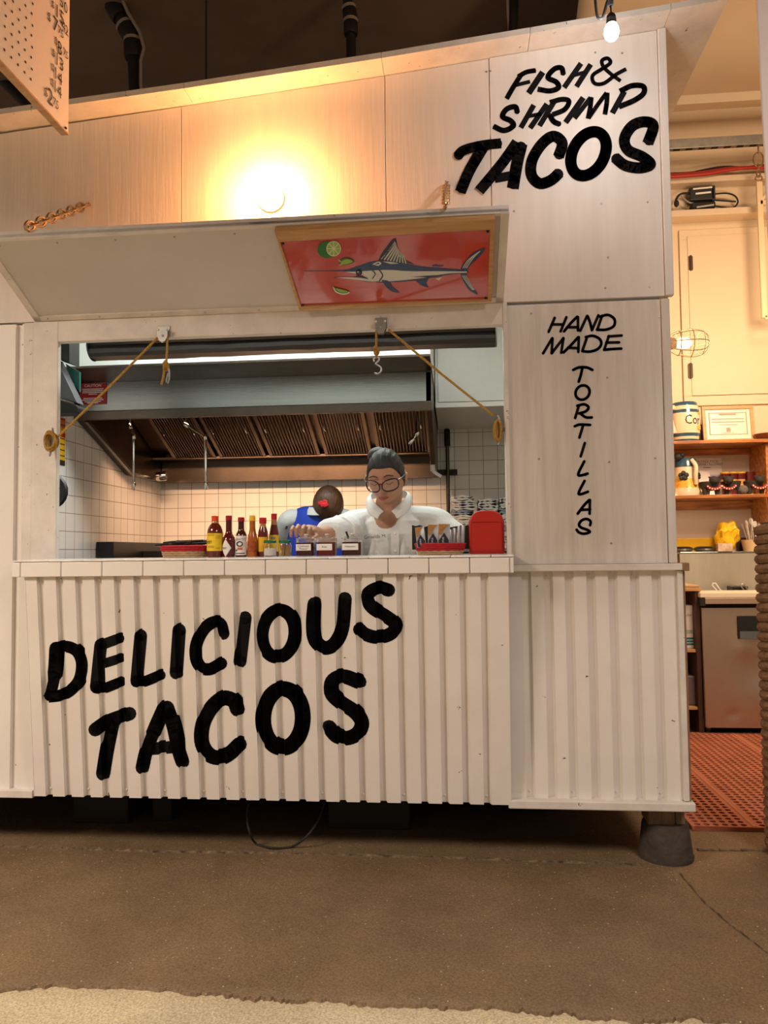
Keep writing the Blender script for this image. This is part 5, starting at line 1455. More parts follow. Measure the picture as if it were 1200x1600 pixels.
obj('print', pm.xf(Rl), gr, t, smooth=False)
# wooden bowl at the right end
p = on1(1199, .14); u = (p.y - CAM.y) / 1200
obj('wooden_bowl', MB().lathe([(13 * u, 0), (18 * u, 4 * u), (21 * u, 10 * u), (20 * u, 11 * u), (17 * u, 6 * u), (10 * u, 2.5 * u)], p, 28), mat('glossy_dark_wood', (.14, .035, .012), .2, coat=.5), None, 'glossy dark wooden bowl at the right end of the top shelf', 'bowl')
# second shelf: boot-shaped jug, notice, card, glasses, three stone mortars
p = on2(1070, .15); u = (p.y - CAM.y) / 1200
t = thing('painted_jug', 'painted ceramic jug with dark flower and blue rim on the lower shelf', 'jug', p)
obj('body', MB().lathe([(21 * u, 0, 0), (22 * u, 6 * u, 0), (20 * u, 12 * u, 2), (18.5 * u, 26 * u, 0), (16 * u, 44 * u, 1), (15 * u, 56 * u, 1), (14 * u, 57 * u, 1), (13.6 * u, 46 * u, 1)], p, 32), [ceram, bluec, mat('yellow_glaze', (.72, .42, .05), .25, col2=(.62, .10, .04), vscale=18, contrast=(.40, .44))], t, angle=50)
obj('handle', MB().tube([V(q) for q in spline([tuple(p + V((5 * u, -15 * u, 54 * u))), tuple(p + V((9 * u, -21 * u, 44 * u))), tuple(p + V((8 * u, -22 * u, 30 * u))), tuple(p + V((9 * u, -19 * u, 17 * u)))], 5)], 3.2 * u, 10), ceram, t)
fl_ = MB()
for cx_, cz_, s_ in ((-8, 30, 1.0), (17, 30, .7)):
    for k in range(5):
        a = 2 * PI * k / 5 + .3
        an = (cx_ + 4.2 * s_ * math.cos(a)) / 18; 
        c = p + V((19.2 * u * math.sin(an), -19.2 * u * math.cos(an), (cz_ + 4.2 * s_ * math.sin(a)) * u))
        fl_.ball(c, (3.6 * s_ * u, 1.2 * u, 3.6 * s_ * u), 10, 6)
obj('flower', fl_, M['ink'], t)
obj('rim_figure', MB().ball(p + V((-12 * u, -10 * u, 60 * u)), (8 * u, 5 * u, 6 * u), 12, 8).ball(p + V((-8 * u, -13 * u, 62 * u)), (4 * u, 4 * u, 3 * u), 10, 6), M['ink'], t)
obj('base_foot', MB().ball(p + V((14 * u, -8 * u, 3 * u)), (11 * u, 9 * u, 3.4 * u), 14, 8), ceram, t)
p = on2(1106, .335); a, b = at(1085, 770, Y=p.y), at(1127, 715, Y=p.y)
t = thing('notice', 'paper notice against the wall behind the jug on the lower shelf', 'notice', p)
obj('sheet', MB().box(a.x, b.x, p.y, p.y + .002, zs2 + .001, b.z), M['white'], t, smooth=False)
mb = MB(); cx = (a.x + b.x) / 2
for k, s_ in enumerate(('OUTSIDE FOOD', 'OR DRINKS ALLOWED')):
    text_mb(s_, .024 if k == 0 else .0235, (cx, p.y - .0006, at(1106, 723 + 4.2 * k, Y=p.y).z), (1, 0, 0), (0, 0, 1), mb=mb, squash=.86)
mb.box(cx - .03, cx + .02, p.y - .0008, p.y - .0003, at(1106, 731, Y=p.y).z, at(1106, 730.2, Y=p.y).z)
obj('print', mb, M['ink'], t, smooth=False, weld=False)
obj('card', MB().obox(at(1117, 744, Y=p.y - .02) + V((0, 0, -.02)), (.055, 0, 0), (0, .003, 0), (0, 0, .030)), mat('lilac_card', (.42, .38, .58), .5), None, 'small lilac card standing before the paper notice', 'card', smooth=False)
obj('folded_paper', MB().prism([at(1088, 760, Y=p.y - .05), at(1112, 752, Y=p.y - .05), at(1108, 738, Y=p.y - .05), at(1094, 735, Y=p.y - .05), at(1088, 742, Y=p.y - .05)], (0, .004, 0)), M['white'], None, 'crumpled white paper before the notice beside the jug', 'paper', smooth=False)
dark_glass = [mat('wine_dark_glass', (.10, .012, .012), .12, coat=.5), mat('gold_band_glass', (.50, .30, .10), .2, coat=.5)]
for k, px_ in enumerate((1131, 1144, 1156, 1170, 1184)):
    p = on2(px_, .26); u = (p.y - CAM.y) / 1200
    t = thing('drinking_glass', ('leftmost dark patterned glass behind the stone mortars', 'second dark patterned glass behind the stone mortars', 'middle patterned glass behind the stone mortars', 'fourth dark patterned glass behind the stone mortars', 'rightmost dark red glass behind the stone mortars')[k], 'glass', p, 'patterned glasses on the lower shelf')
    obj('cup', MB().lathe([(5.5 * u, 0, 0), (6 * u, 12 * u, 1 if k < 3 else 0), (6.2 * u, 26 * u, 0), (6.3 * u, 37 * u, 0), (5.8 * u, 37 * u, 0), (5.4 * u, 10 * u, 0)], p, 20), dark_glass, t)
    obj('gold_rim', MB().lathe([(6.5 * u, 35 * u), (6.5 * u, 37.2 * u)], p, 20), M['yellow'] if k < 3 else dark_glass[0], t)
stone = mat('volcanic_stone', (.045, .040, .036), .8, var=.5, vscale=60, bump=.5, bscale=120)
for k, px_ in enumerate((1106, 1140, 1175)):
    p = on2(px_, .075); u = (p.y - CAM.y) / 1200
    t = thing('stone_mortar', ('dark stone pig-shaped mortar nearest the painted jug', 'middle dark stone pig-shaped mortar on the lower shelf', 'rightmost dark stone pig-shaped mortar on the lower shelf')[k], 'mortar', p, 'stone mortars on the lower shelf')
    obj('bowl', MB().lathe([(6 * u, 7 * u), (12 * u, 10 * u), (14.5 * u, 20 * u), (13.5 * u, 20.5 * u), (10 * u, 14 * u), (4 * u, 12 * u)], p, 22), stone, t)
    for lx, ly in ((-9, -7), (9, -7), (0, 9)):
        obj('leg', MB().lathe([(3 * u, 0), (4.6 * u, 10 * u)], p + V((lx * u, ly * u, 0)), 10), stone, t)
    hx = (3, -8, 4)[k]
    hd = p + V((hx * u, -13 * u, 22 * u))
    obj('head', MB().ball(hd, (7 * u, 7 * u, 6 * u), 16, 10).ball(hd + V((0, -5 * u, -2 * u)), (3.6 * u, 4 * u, 3.2 * u), 12, 8), stone, t)
    for sg in (-1, 1):
        obj('ear', MB().lathe([(2.4 * u, 0), (.8 * u, 4 * u)], hd + V((sg * 4.5 * u, 0, 3 * u)), 8, 0, ax=(sg * 1.1, -.3, .6)), stone, t)
    gar = [p + V((hx * u, 0, 0)) + V((11 * u * math.sin(a), -15.2 * u + 2 * u * abs(math.sin(a)), (17 - 8.5 * math.cos(a)) * u)) for a in [(-1.25 + 2.5 * i / 14) for i in range(15)]]
    G_ = obj('red_garland', MB().tube(gar, 2.1 * u, 8), mat('red_felt', (.36, .02, .02), .8), t)
    for i in range(1, 14, 2):
        obj('white_bead', MB().ball(gar[i] + V((0, -2.0 * u, -.5 * u)), 1.1 * u, 8, 6), M['white'], G_)
p = on2(1160, .02); u = (p.y - CAM.y) / 1200
obj('stone_pestle', MB().ball(p + V((0, .01, 7 * u)), (7 * u, 6 * u, 7 * u), 18, 12), mat('grey_stone', (.20, .18, .16), .85, var=.5, vscale=70, bump=.6, bscale=140), None, 'round grey stone pestle before the two right mortars', 'pestle')
# item at the far right of the lower shelf
p = at(1199, 752, Y=PB - .2)
obj('red_jar', MB().lathe([(.03, 0), (.032, .10, 0), (.03, .101, 1), (.026, .15, 1)], (p.x + .03, p.y, zs2 + .001), 18), [M['red'], M['yellow']], None, 'red and yellow jar at the right end of the lower shelf', 'jar')

# stainless table with upstand, things on its top rail
TB = thing('steel_backsplash', 'stainless steel backsplash and rail behind the worktop fridge', 'backsplash', (1.9, PB - .2, .8))
ys = 2.52
zt, zl = at(1120, 862, Y=ys).z, .82
obj('sheet', MB().box(at(1063, 880, Y=ys).x, 3.1, ys, ys + .012, zl, zt - .012), mat('hazy_stainless', (.74, .69, .56), .36, .8, var=.2, vscale=3, stretch=(3, 1, .5)), TB, smooth=False)
obj('top_rail', MB().box(at(1063, 880, Y=ys).x, 3.1, ys - .004, PB - .014, zt - .012, zt), M['steel'], TB, bevel=.003, smooth=False)
q = lambda px_, yy=0: V((at(px_, 862, Y=ys + .10 + yy).x, ys + .10 + yy, zt + .0005))
obj('yellow_tray', MB().box(at(1050, 855, Y=PB - .05).x, at(1122, 855, Y=PB - .05).x, PB - .06, PB - .03, zt + .001, at(1090, 841, Y=PB - .05).z), M['yellow'], None, 'bright yellow tray edge standing along the wall behind the black lids', 'tray', bevel=.004, smooth=False)
for k, px_ in enumerate((1066, 1101)):
    c = q(px_); u = (c.y - CAM.y) / 1200
    t = thing('lidded_pan', ('grey pan with black lid at the left end of the rail', 'grey pan with black lid beside the yellow bag')[k], 'pan', c, 'shallow pans on the backsplash rail')
    obj('pan', MB().lathe([(12 * u, 0), (15.5 * u, 3 * u), (16 * u, 4.6 * u), (14 * u, 5 * u)], c, 24), M['galv'], t)
    obj('lid', MB().lathe([(16 * u, 4.8 * u), (14 * u, 6.5 * u), (10 * u, 8 * u)], c, 24), M['black'], t)
# crumpled yellow bag
c = q(1135); u = (c.y - CAM.y) / 1200; rnd = random.Random(9)
mb = MB().ball((0, 0, 0), 1, 30, 22)
ph = [rnd.uniform(0, 6) for _ in range(8)]
def bag(v):
    x, y, z = v
    n = .14 * math.sin(5 * x + ph[0] + 3 * z) + .12 * math.sin(7 * z + ph[1] + 4 * y) + .09 * math.sin(11 * x - 6 * z + ph[2])
    w_ = 16 * (1.05 - .18 * z) * (1 + n); 
    return c + V((x * w_ * u + (4 * u if z > .4 else 0), y * 12 * u * (1 + n), (z + 1) * 23 * u * (1 + .06 * math.sin(6 * x + ph[3]))))
mb.v = [bag(v) for v in mb.v]
obj('yellow_bag', mb, mat('yellow_plastic_film', (.86, .52, .015), .3, bump=.6, bscale=30), None, 'crumpled bright yellow plastic bag on the backsplash rail', 'bag', angle=25)
obj('card_box', MB().box(at(1119, 860, Y=c.y - .07).x, at(1142, 860, Y=c.y - .07).x, c.y - .11, c.y - .075, zt + .001, at(1130, 849, Y=c.y - .09).z), mat('printed_card', (.42, .26, .16), .6, col2=(.75, .62, .48), vscale=30), None, 'small printed carton before the yellow bag', 'carton', bevel=.002, smooth=False)
# tub of white plastic spoons
c = q(1180); u = (c.y - CAM.y) / 1200
t = thing('cutlery_tub', 'round cream tub holding white plastic spoons beside the rope post', 'tub', c)
obj('tub', MB().lathe([(16 * u, 0), (18.5 * u, 14 * u), (19.5 * u, 17 * u), (18.6 * u, 17 * u), (17 * u, 13 * u), (14 * u, 1.5 * u)], c, 28), mat('cream_tub', (.80, .60, .36), .35), t)
for k in range(14):
    a = rnd.uniform(0, 6.28); sp_ = rnd.uniform(.3, 1.0)
    p0 = c + V((7 * u * math.cos(a), 7 * u * math.sin(a), 4 * u)); p1 = c + V((17 * u * sp_ * math.cos(a), 12 * u * sp_ * math.sin(a), (32 + rnd.uniform(0, 16)) * u))
    s_ = thing('plastic_spoon', 'white plastic spoon standing in the round cream tub', 'spoon', p0, 'white spoons in the cream tub')
    d = (p1 - p0).normalized()
    obj('handle', MB().tube([p0, p1], [1.1 * u, 1.3 * u], 6, flat=.5), M['white_plastic'], s_)
    obj('spoon_bowl', MB().ball(p1 + d * 4 * u, (2.9 * u, 1.0 * u, 4.6 * u), 10, 8, R=d.to_track_quat('Z', 'Y').to_matrix()), M['white_plastic'], s_)
obj('dark_box', MB().box(at(1153, 850, Y=PB - .06).x, at(1195, 850, Y=PB - .06).x, PB - .08, PB - .03, zt + .001, at(1170, 840, Y=PB - .06).z), M['wood_dark'], None, 'low dark brown box behind the cream spoon tub', 'box', bevel=.003, smooth=False)

# worktop fridge
FY = 1.97
FR = thing('worktop_fridge', 'dented stainless steel worktop fridge with a white cutting board top', 'fridge', (1.9, 2.2, 0))
xl = at(1099, 1000, Y=FY).x; zb, zf = at(1120, 1137, Y=FY).z, at(1120, 950, Y=FY).z
dents = mat('dented_stainless', (.56, .45, .33), .36, .88, var=.15, vscale=3, bump=.30, bscale=2.6)
obj('cabinet', MB().box(xl - .006, 3.0, FY + .03, 2.50, .10, .80), M['black_rough'], FR, smooth=False)
def door_fn(u, v):
    x = xl + (2.9 - xl) * u; z = zb + (zf - zb) * v
    d = 0
    for cx_, cz_, s_, a in ((.16, .13, .03, .006), (.27, .62, .025, -.006), (.30, .40, .10, .008), (.22, .52, .05, -.005), (.33, .2, .12, -.006)):
        d += a * math.exp(-((x - xl - cx_) / s_) ** 2 - ((z - cz_) / s_) ** 2)
    return V((x, FY + d, z))
dm = MB().grid(door_fn, 70, 50)
dm.add([door_fn(0, 0), door_fn(0, 1), door_fn(0, 1) + V((0, .03, 0)), door_fn(0, 0) + V((0, .03, 0))], [(0, 1, 2, 3)])
obj('door', dm, dents, FR, angle=60)
a, b = at(1153, 998, Y=FY - .004), at(1215, 962, Y=FY - .004)
obj('handle_recess', MB().box(a.x, b.x + .3, FY - .010, FY - .004, a.z, b.z), M['black'], FR, bevel=.002, smooth=False)
a2, b2_ = at(1156.5, 998, Y=FY - .011), at(1230, 971, Y=FY - .011)
obj('handle_plate', MB().prism([(a2.x, FY - .013, a2.z), (b2_.x + .3, FY - .013, a2.z), (b2_.x + .3, FY - .006, b2_.z), (a2.x, FY - .006, b2_.z)], (0, .002, 0)), M['steel'], FR, smooth=False)
za, zc_ = at(1120, 944, Y=FY - .02).z, at(1120, 934, Y=FY - .02).z
obj('counter_edge', MB().box(at(1101, 940, Y=FY - .02).x, 3.0, FY - .02, FY + .02, za, zc_ - .001), mat('worn_steel_edge', (.55, .42, .30), .4, .7), FR, bevel=.003, smooth=False)
zw = at(1120, 925, Y=FY + .02).z
obj('cutting_board', MB().box(at(1093, 930, Y=FY).x, 3.0, FY - .015, FY + .26, zc_, zc_ + .03), mat('cream_cutting_board', (.82, .74, .58), .5), FR, bevel=.004, smooth=False)
obj('edge_corner', MB().box(at(1093, 940, Y=FY).x, at(1100.5, 940, Y=FY).x, FY - .02, FY + .25, za - .01, zc_ - .001), M['black_rough'], FR, smooth=False)
obj('top', MB().box(xl - .006, 3.0, FY + .265, 2.51, zc_ - .03, zc_ + .002), M['steel'], FR, smooth=False)
for x in (xl + .03,):
    obj('caster', MB().lathe([(.045, -.012), (.045, .012)], (x, FY + .09, .046), 18, 0, ax=(1, 0, 0)), M['galv'], FR)
# utensils in the wells behind the board
for k, (x0, y0, x1, y1, m, lb, nm) in enumerate(((1115, 913, 1126, 924, M['white_plastic'], 'white looped tong handle lying on the fridge top', 'tongs'), (1160, 914, 1168, 924, M['galv'], 'grey ladle handle leaning on the fridge top', 'ladle'))):
    a, b = at(x0, y0, Y=FY + .34), at(x1, y1, Y=FY + .34); b.z = zc_ + .008
    d = (b - a); n = V((-d.z, 0, d.x)).normalized() * .012
    obj(nm, MB().tube([a + n, b + n * .8, b + d * .1, b - n * .8, a - n, a - d * .1], .0055, 8, closed=True), m, None, lb, 'utensil')
obj('food_pan', MB().box(at(1142, 920, Y=FY + .4).x, at(1166, 920, Y=FY + .4).x, FY + .36, FY + .48, zc_ + .003, zc_ + .05), M['black'], None, 'black food pan on the fridge top before the backsplash', 'pan', bevel=.006, smooth=False)
# dark wood storage rack left of the fridge
RK = thing('storage_rack', 'dark brown wooden rack squeezed between the stand and the fridge', 'rack', (1.4, 2.1, 0))
ry = 2.0
xL, xR = at(1055, 1000, Y=ry).x - .25, at(1088, 1000, Y=ry).x
obj('post', MB().box(xR, xR + .032, ry, ry + .04, 0, .86), M['wood_dark'], RK, bevel=.003, smooth=False)
obj('side_panel', MB().box(xR, xR + .03, ry + .041, 2.48, 0, .86), M['wood_dark'], RK, smooth=False)
obj('back_panel', MB().box(xL, xR, 2.46, 2.48, 0, .86), M['wood_dark'], RK, smooth=False)
zsh = [at(1080, y, Y=ry).z for y in (1015, 1105)]
for z in zsh: obj('shelf', MB().box(xL, xR - .001, ry + .01, 2.455, z - .018, z), M['wood_frame'], RK, bevel=.002, smooth=False)
obj('top_board', MB().box(xL, xR + .035, ry - .01, 2.48, .862, .885), M['wood_frame'], RK, bevel=.003, smooth=False)
obj('bread_board', MB().box(xL, at(1093, 916, Y=ry).x, ry, 2.4, .886, .90), mat('worn_board', (.62, .45, .26), .6, var=.3, vscale=8), None, 'thin worn wooden board lying on the dark rack top', 'board', bevel=.004, smooth=False)
x0b, x1b = at(1055, 980, Y=ry + .06).x - .1, at(1086.5, 980, Y=ry + .06).x
bz0, bz1 = zsh[0] + .001, at(1075, 946, Y=ry + .06).z
t = thing('carton', 'white carton with teal stripes on the upper rack shelf', 'carton', ((x0b + x1b) / 2, ry + .15, bz0))
obj('box', MB().box(x0b, x1b, ry + .06, ry + .30, bz0, bz1), M['white'], t, bevel=.002, smooth=False)
teal = mat('teal_print', (.02, .22, .22), .5)
for y0, y1, m in ((984, 990, mat('pale_green_print', (.45, .58, .50), .6)), (996, 999, teal), (1000.5, 1003.5, teal), (1005, 1008, teal)):
    obj('stripe', MB().box(x0b + .001, x1b - .001, ry + .0585, ry + .0597, at(1075, y1, Y=ry + .06).z, at(1075, y0, Y=ry + .06).z), m, t, smooth=False)
obj('print', text_mb('ular', .028, (at(1076, 963, Y=ry + .058).x, ry + .0585, at(1076, 963, Y=ry + .058).z), (1, 0, 0), (0, 0, 1)), mat('grey_lettering', (.3, .3, .3), .6), t, smooth=False, weld=False)
t = thing('plastic_bin', 'translucent grey bin with crumpled liner on the lower rack shelf', 'bin', ((x0b + x1b) / 2, ry + .15, zsh[1]))
obj('tub', MB().box(x0b, at(1089, 1080, Y=ry + .05).x - .006, ry + .05, ry + .34, zsh[1] + .001, at(1078, 1056, Y=ry + .05).z), mat('smoky_plastic', (.16, .13, .12), .35), t, bevel=.008, smooth=False)
obj('liner', MB().ball((x1b - .09, ry + .17, at(1078, 1056, Y=ry + .05).z + .035), (.035, .06, .06), 14, 10), M['white_plastic'], t)

# red drainage mat with round holes
MATT = thing('floor_mat', 'terracotta red rubber drainage mat full of round holes', 'mat', (1.6, 1.1, 0))
x0m, y0m, x1m, y1m = .93, at(1150, 1297, Z=0).y, 2.6, FY + .05
cell = .036; nx, ny = int((x1m - x0m) / cell), int((y1m - y0m) / cell)
mb = MB(); zt_ = .014; K = 12
verts = {}
for i in range(nx):
    for j in range(ny):
        cx_, cy_ = x0m + (i + .5) * cell, y0m + (j + .5) * cell
        solid = (i % 13 == 6)
        if solid:
            mb.add([(cx_ - cell / 2, cy_ - cell / 2, zt_), (cx_ + cell / 2, cy_ - cell / 2, zt_), (cx_ + cell / 2, cy_ + cell / 2, zt_), (cx_ - cell / 2, cy_ + cell / 2, zt_)], [(0, 1, 2, 3)]); continue
        inn = [(cx_ + .0125 * math.cos(2 * PI * (k + .5) / K), cy_ + .0125 * math.sin(2 * PI * (k + .5) / K)) for k in range(K)]
        ou = []
        for k in range(K):
            a = 2 * PI * (k + .5) / K; m_ = max(abs(math.cos(a)), abs(math.sin(a)))
            ou.append((cx_ + cell / 2 * math.cos(a) / m_, cy_ + cell / 2 * math.sin(a) / m_))
        vs = [(x, y, zt_) for x, y in ou] + [(x, y, zt_) for x, y in inn] + [(x, y, .001) for x, y in inn]
        fs = [(k, (k + 1) % K, K + (k + 1) % K, K + k) for k in range(K)] + [(K + k, K + (k + 1) % K, 2 * K + (k + 1) % K, 2 * K + k) for k in range(K)]
        # corners
        mb.add(vs, fs)
        for q_ in range(4):
            k0 = (1 + 3 * q_) % K; k1 = (k0 - 1) % K
            sx, sy_ = ((1, 1), (-1, 1), (-1, -1), (1, -1))[q_]
            ka = 3 * q_ + 1
            mb.add([(*ou[3 * q_ + 0], zt_), (*ou[3 * q_ + 1], zt_), (*ou[(3 * q_ + 2) % K], zt_), (cx_ + sx * cell / 2, cy_ + sy_ * cell / 2, zt_)], [(0, 1, 3), (1, 2, 3)])
obj('perforated_sheet', mb, M['mat_red'], MATT, smooth=False, weld=True)
obj('border', MB().box(x0m, x0m + nx * cell, y0m - .012, y0m, 0, zt_ + .002).box(x0m - .012, x0m, y0m - .012, y0m + ny * cell, 0, zt_ + .002), M['mat_red'], MATT, bevel=.003, smooth=False)
obj('underlay', MB().box(x0m, x0m + nx * cell, y0m, y0m + ny * cell, .0003, .0012), M['dark_gap'], MATT, smooth=False)
for i in range(nx):
    if i % 13 == 6:
        x = x0m + (i + .5) * cell
        obj('rib', MB().box(x - .007, x + .007, y0m, y0m + ny * cell, zt_, zt_ + .002), mat('pale_rubber_rib', (.50, .20, .12), .6), MATT, smooth=False)

# caged work lamp on the stand side
t = thing('cage_lamp', 'cream wire cage lamp sticking out from the stand side wall', 'lamp', at(1070, 537, Y=.35))
c = at(1048, 537, Y=.42); wm = mat('cream_wire', (.85, .62, .36), .4)
L_ = .125
prof_ = [(.0, .036), (.03, .050), (.08, .058), (.12, .052), (.145, .030)]
for k in range(8):
    a = 2 * PI * k / 8
    obj('wire', MB().tube([V(q_) for q_ in spline([(c.x + l, c.y + r * math.cos(a), c.z + r * math.sin(a)) for l, r in prof_] + [(c.x + .150, c.y, c.z)], 4)], .0022, 6), wm, t)
for l, r in ((.03, .050), (.08, .058), (.125, .049)):
    obj('hoop', MB().tube([(c.x + l, c.y + r * math.cos(2 * PI * i / 22), c.z + r * math.sin(2 * PI * i / 22)) for i in range(22)], .0022, 6, closed=True), wm, t)
obj('socket', MB().lathe([(.022, -.06), (.026, 0), (.022, .02)], c, 16, 0, ax=(1, 0, 0)), wm, t)
obj('bulb', MB().ball(c + V((.05, 0, 0)), (.036, .024, .024), 16, 12), mat('dim_bulb', (.9, .8, .6), .2, emit=(1, .72, .42), estr=4), t)
point('cage_lamp_light', c + V((.05, -.0, 0)), 5, (1.0, .72, .45), .03)
obj('wall_bracket', MB().box(.7905, c.x - .055, c.y - .015, c.y + .015, c.z - .015, c.z + .015), wm, t, smooth=False)

# rope-wrapped post and white post at the right edge of the photograph
YR = .15
RP = thing('rope_post', 'round post wrapped in thick brown rope at the right edge', 'post', (at(1212, 1300, Y=YR).x, YR, 0))
rope_b = mat('thick_brown_rope', (.30, .18, .10), .9, var=.5, vscale=30, bump=.7, bscale=80)
cx_ = at(1190, 1100, Y=YR).x + .10
ztop_ = at(1195, 808, Y=YR).z
obj('core', MB().lathe([(.075, 0), (.075, ztop_ - .02)], (cx_, YR, .001), 24), M['wood_block'], RP)
pts = []; pitch_ = .036; nt_ = int((ztop_ - .02) / pitch_)
for i in range(nt_ * 22):
    a = 2 * PI * i / 22
    pts.append((cx_ + .083 * math.cos(a), YR + .083 * math.sin(a), .017 + pitch_ * i / 22))
obj('rope_wrap', MB().tube(pts, .0195, 8), rope_b, RP)
WPo = thing('white_post', 'pinkish white painted sign post edge at upper right', 'post', at(1195, 290, Y=-.9))
YW = -.9
A, B = at(1180, -30, Y=YW), at(1208, 520, Y=YW)
obj('board', MB().prism([A, B, B + V((.25, 0, 0)), A + V((.25, 0, 0))], (0, .006, 0)), mat('pinkish_white_paint', (.80, .70, .68), .5, var=.06, vscale=8), WPo, bevel=.004, smooth=False)
obj('suspension_wire', MB().tube([A + V((.12, .025, 0)), V((A.x + .12, A.y + .025, 5.3))], .004, 6), M['galv'], WPo)

# ================================================================== ON AND ABOVE THE FACADE
# framed marlin print on the flap
PIC = thing('framed_print', 'oak framed red print of a marlin and lime slices on the raised flap', 'picture', onflap(600, 480, .0))
def L0(x, y, lift): return onflap(420 + x / 3.158, 330 + y / 3.158, lift)
FO = [(28, 100), (1116, 40), (1100, 447), (150, 490)]; FI = [(55, 152), (1092, 92), (1080, 437), (160, 472)]
LB = .0068; LF = .030; LP_ = .022
mb = MB(); n4 = 4
# frame members stand proud of the flap; measured corners belong to their outer face
o1 = [L0(x, y, LF) for x, y in FO]; i1 = [L0(x, y, LF) for x, y in FI]
dn = FM * (LF - LB); di = FM * (LF - LP_ + .004)
for k in range(4):
    j = (k + 1) % 4
    mb = MB().add([o1[k], o1[j], i1[j], i1[k], o1[k] - dn, o1[j] - dn, i1[j] - dn, i1[k] - dn],
                  [(0, 1, 2, 3), (0, 4, 5, 1), (3, 2, 6, 7), (4, 7, 6, 5), (0, 3, 7, 4), (1, 5, 6, 2)])
    obj('frame_member', mb, M['wood_frame'], PIC, bevel=.001, smooth=False)
art_mats = [mat('print_red', (.50, .062, .038), .14, var=.08, vscale=3, coat=.6), mat('print_navy', (.030, .050, .13), .3), mat('print_pale', (.62, .62, .56), .3),
            mat('print_green', (.02, .16, .02), .3), mat('print_lime', (.30, .45, .05), .3), mat('print_cream', (.66, .70, .50), .3), mat('print_black', (.012, .014, .03), .3)]
mb = MB().poly([L0(x, y, LP_) for x, y in FI], 0)
PAP = obj('paper', mb, art_mats[0], PIC, smooth=False)
lay = [0]
def art(pts, m, name=None, mbx=None):
    lay[0] += 1; z = LP_ + .0004 + .00006 * lay[0]
    MBs[m].poly([L0(x, y, z) for x, y in pts])
def artline(pts, w_, m):
    for P in stroke_polys(pts, w_, 5, 8): art_flat(P, m)
    lay[0] += 1
def art_flat(P, m):
    z = LP_ + .0004 + .00006 * lay[0]
    MBs[m].poly([L0(x, y, z) for x, y in P])
MBs = {m: MB() for m in range(1, 7)}
# fish
sp = lambda pts, n=6: spline(pts, n)
back = sp([(175, 294), (360, 290), (440, 270), (500, 250), (560, 243), (640, 248), (730, 268), (830, 278), (930, 286), (985, 292)])
belly = sp([(985, 306), (900, 312), (800, 330), (700, 345), (600, 352), (540, 352), (470, 345), (400, 332), (318, 330), (360, 324), (430, 322), (470, 318), (420, 306), (360, 298), (175, 297)])
art(back + belly, 1)
art(sp([(375, 298), (430, 298), (520, 292), (600, 290), (700, 296), (850, 296), (978, 297)]) + sp([(978, 304), (880, 308), (780, 326), (690, 338), (600, 346), (545, 347), (500, 340), (478, 330), (465, 316)]), 2)
art(sp([(330, 328), (400, 326), (470, 332), (530, 348), (470, 343), (400, 334)]), 2)
art(sp([(700, 325), (780, 318), (860, 315), (780, 326)]), 6)
art(sp([(540, 242), (570, 190), (622, 132), (640, 190), (670, 235), (720, 262)]) + [(640, 248), (580, 242)], 6)   # dorsal fin
for k in range(9):
    a = k / 9; artline([(556 + 150 * a * .9, 236 + 22 * a), (590 + 60 * a + 20, 190 + 60 * a * .9 - 20), (622 + 22 * a, 150 + 80 * a)], 7, 2)
art(sp([(510, 262), (540, 248), (556, 258), (540, 270)]), 2); art(sp([(520, 264), (540, 254), (548, 260)]), 1)
art(sp([(560, 248), (600, 250), (640, 258), (600, 260)]), 2)
art(sp([(555, 340), (590, 345), (615, 375), (645, 402), (605, 395), (575, 370)]), 1)     # pectoral
art(sp([(725, 345), (760, 338), (788, 333), (778, 355), (788, 377), (755, 368)]), 1)     # anal fin
art(sp([(800, 272), (825, 262), (835, 268), (865, 266), (845, 276)]), 1)
art(sp([(820, 332), (855, 326), (838, 342)]), 2)
art(sp([(945, 285), (975, 240), (1010, 205), (1068, 182), (1040, 225), (1000, 262), (975, 296)]), 1)   # tail
art(sp([(945, 308), (975, 310), (990, 350), (1032, 410), (990, 390), (960, 345)]), 1)
for k in range(3):
    artline([(958 + 9 * k, 280), (985 + 10 * k, 240 - 2 * k), (1030 + 6 * k, 205 - 4 * k)], 4, 2)
    artline([(955 + 9 * k, 318), (975 + 8 * k, 350), (1005 + 5 * k, 388)], 3.5, 2)
artline(ell(445, 303, 13, 12, n=12), 5, 6); art(ell(445, 303, 11, 10, n=12)[:-1], 1); art(ell(440, 300, 4, 3.5, n=8)[:-1], 2)
artline([(510, 292), (525, 310), (512, 332)], 4, 6); artline([(545, 290), (562, 318), (545, 345)], 5, 6)
artline([(430, 322), (470, 326), (488, 334)], 4, 6)
# limes
art(ell(288, 190, 48, 42, n=24)[:-1], 3); art(ell(320, 185, 36, 38, n=24)[:-1], 5); art(ell(320, 185, 32, 34, n=24)[:-1], 4)
for k in range(8):
    a = k * PI / 4; artline([(320, 185), (320 + 31 * math.cos(a), 185 + 33 * math.sin(a))], 4, 5)
art(sp([(345, 262), (360, 236), (395, 232), (422, 250), (385, 266)]), 3); art(sp([(352, 262), (368, 242), (395, 238), (412, 250), (385, 262)]), 4); artline([(345, 240), (362, 258), (350, 266)], 4, 5)
art(sp([(315, 372), (330, 400), (370, 412), (400, 400), (355, 385)]), 5); art(sp([(320, 374), (335, 396), (370, 406), (395, 396), (355, 384)]), 3); art(sp([(328, 380), (340, 394), (370, 402), (388, 395), (355, 386)]), 4)
AW = MB()
for m in range(1, 7): MBs[m].m = [m - 1] * len(MBs[m].f); AW._merge(MBs[m], 0)
obj('printed_artwork', AW, art_mats[1:], PAP, smooth=False, weld=False, label='blue and white marlin with green limes')
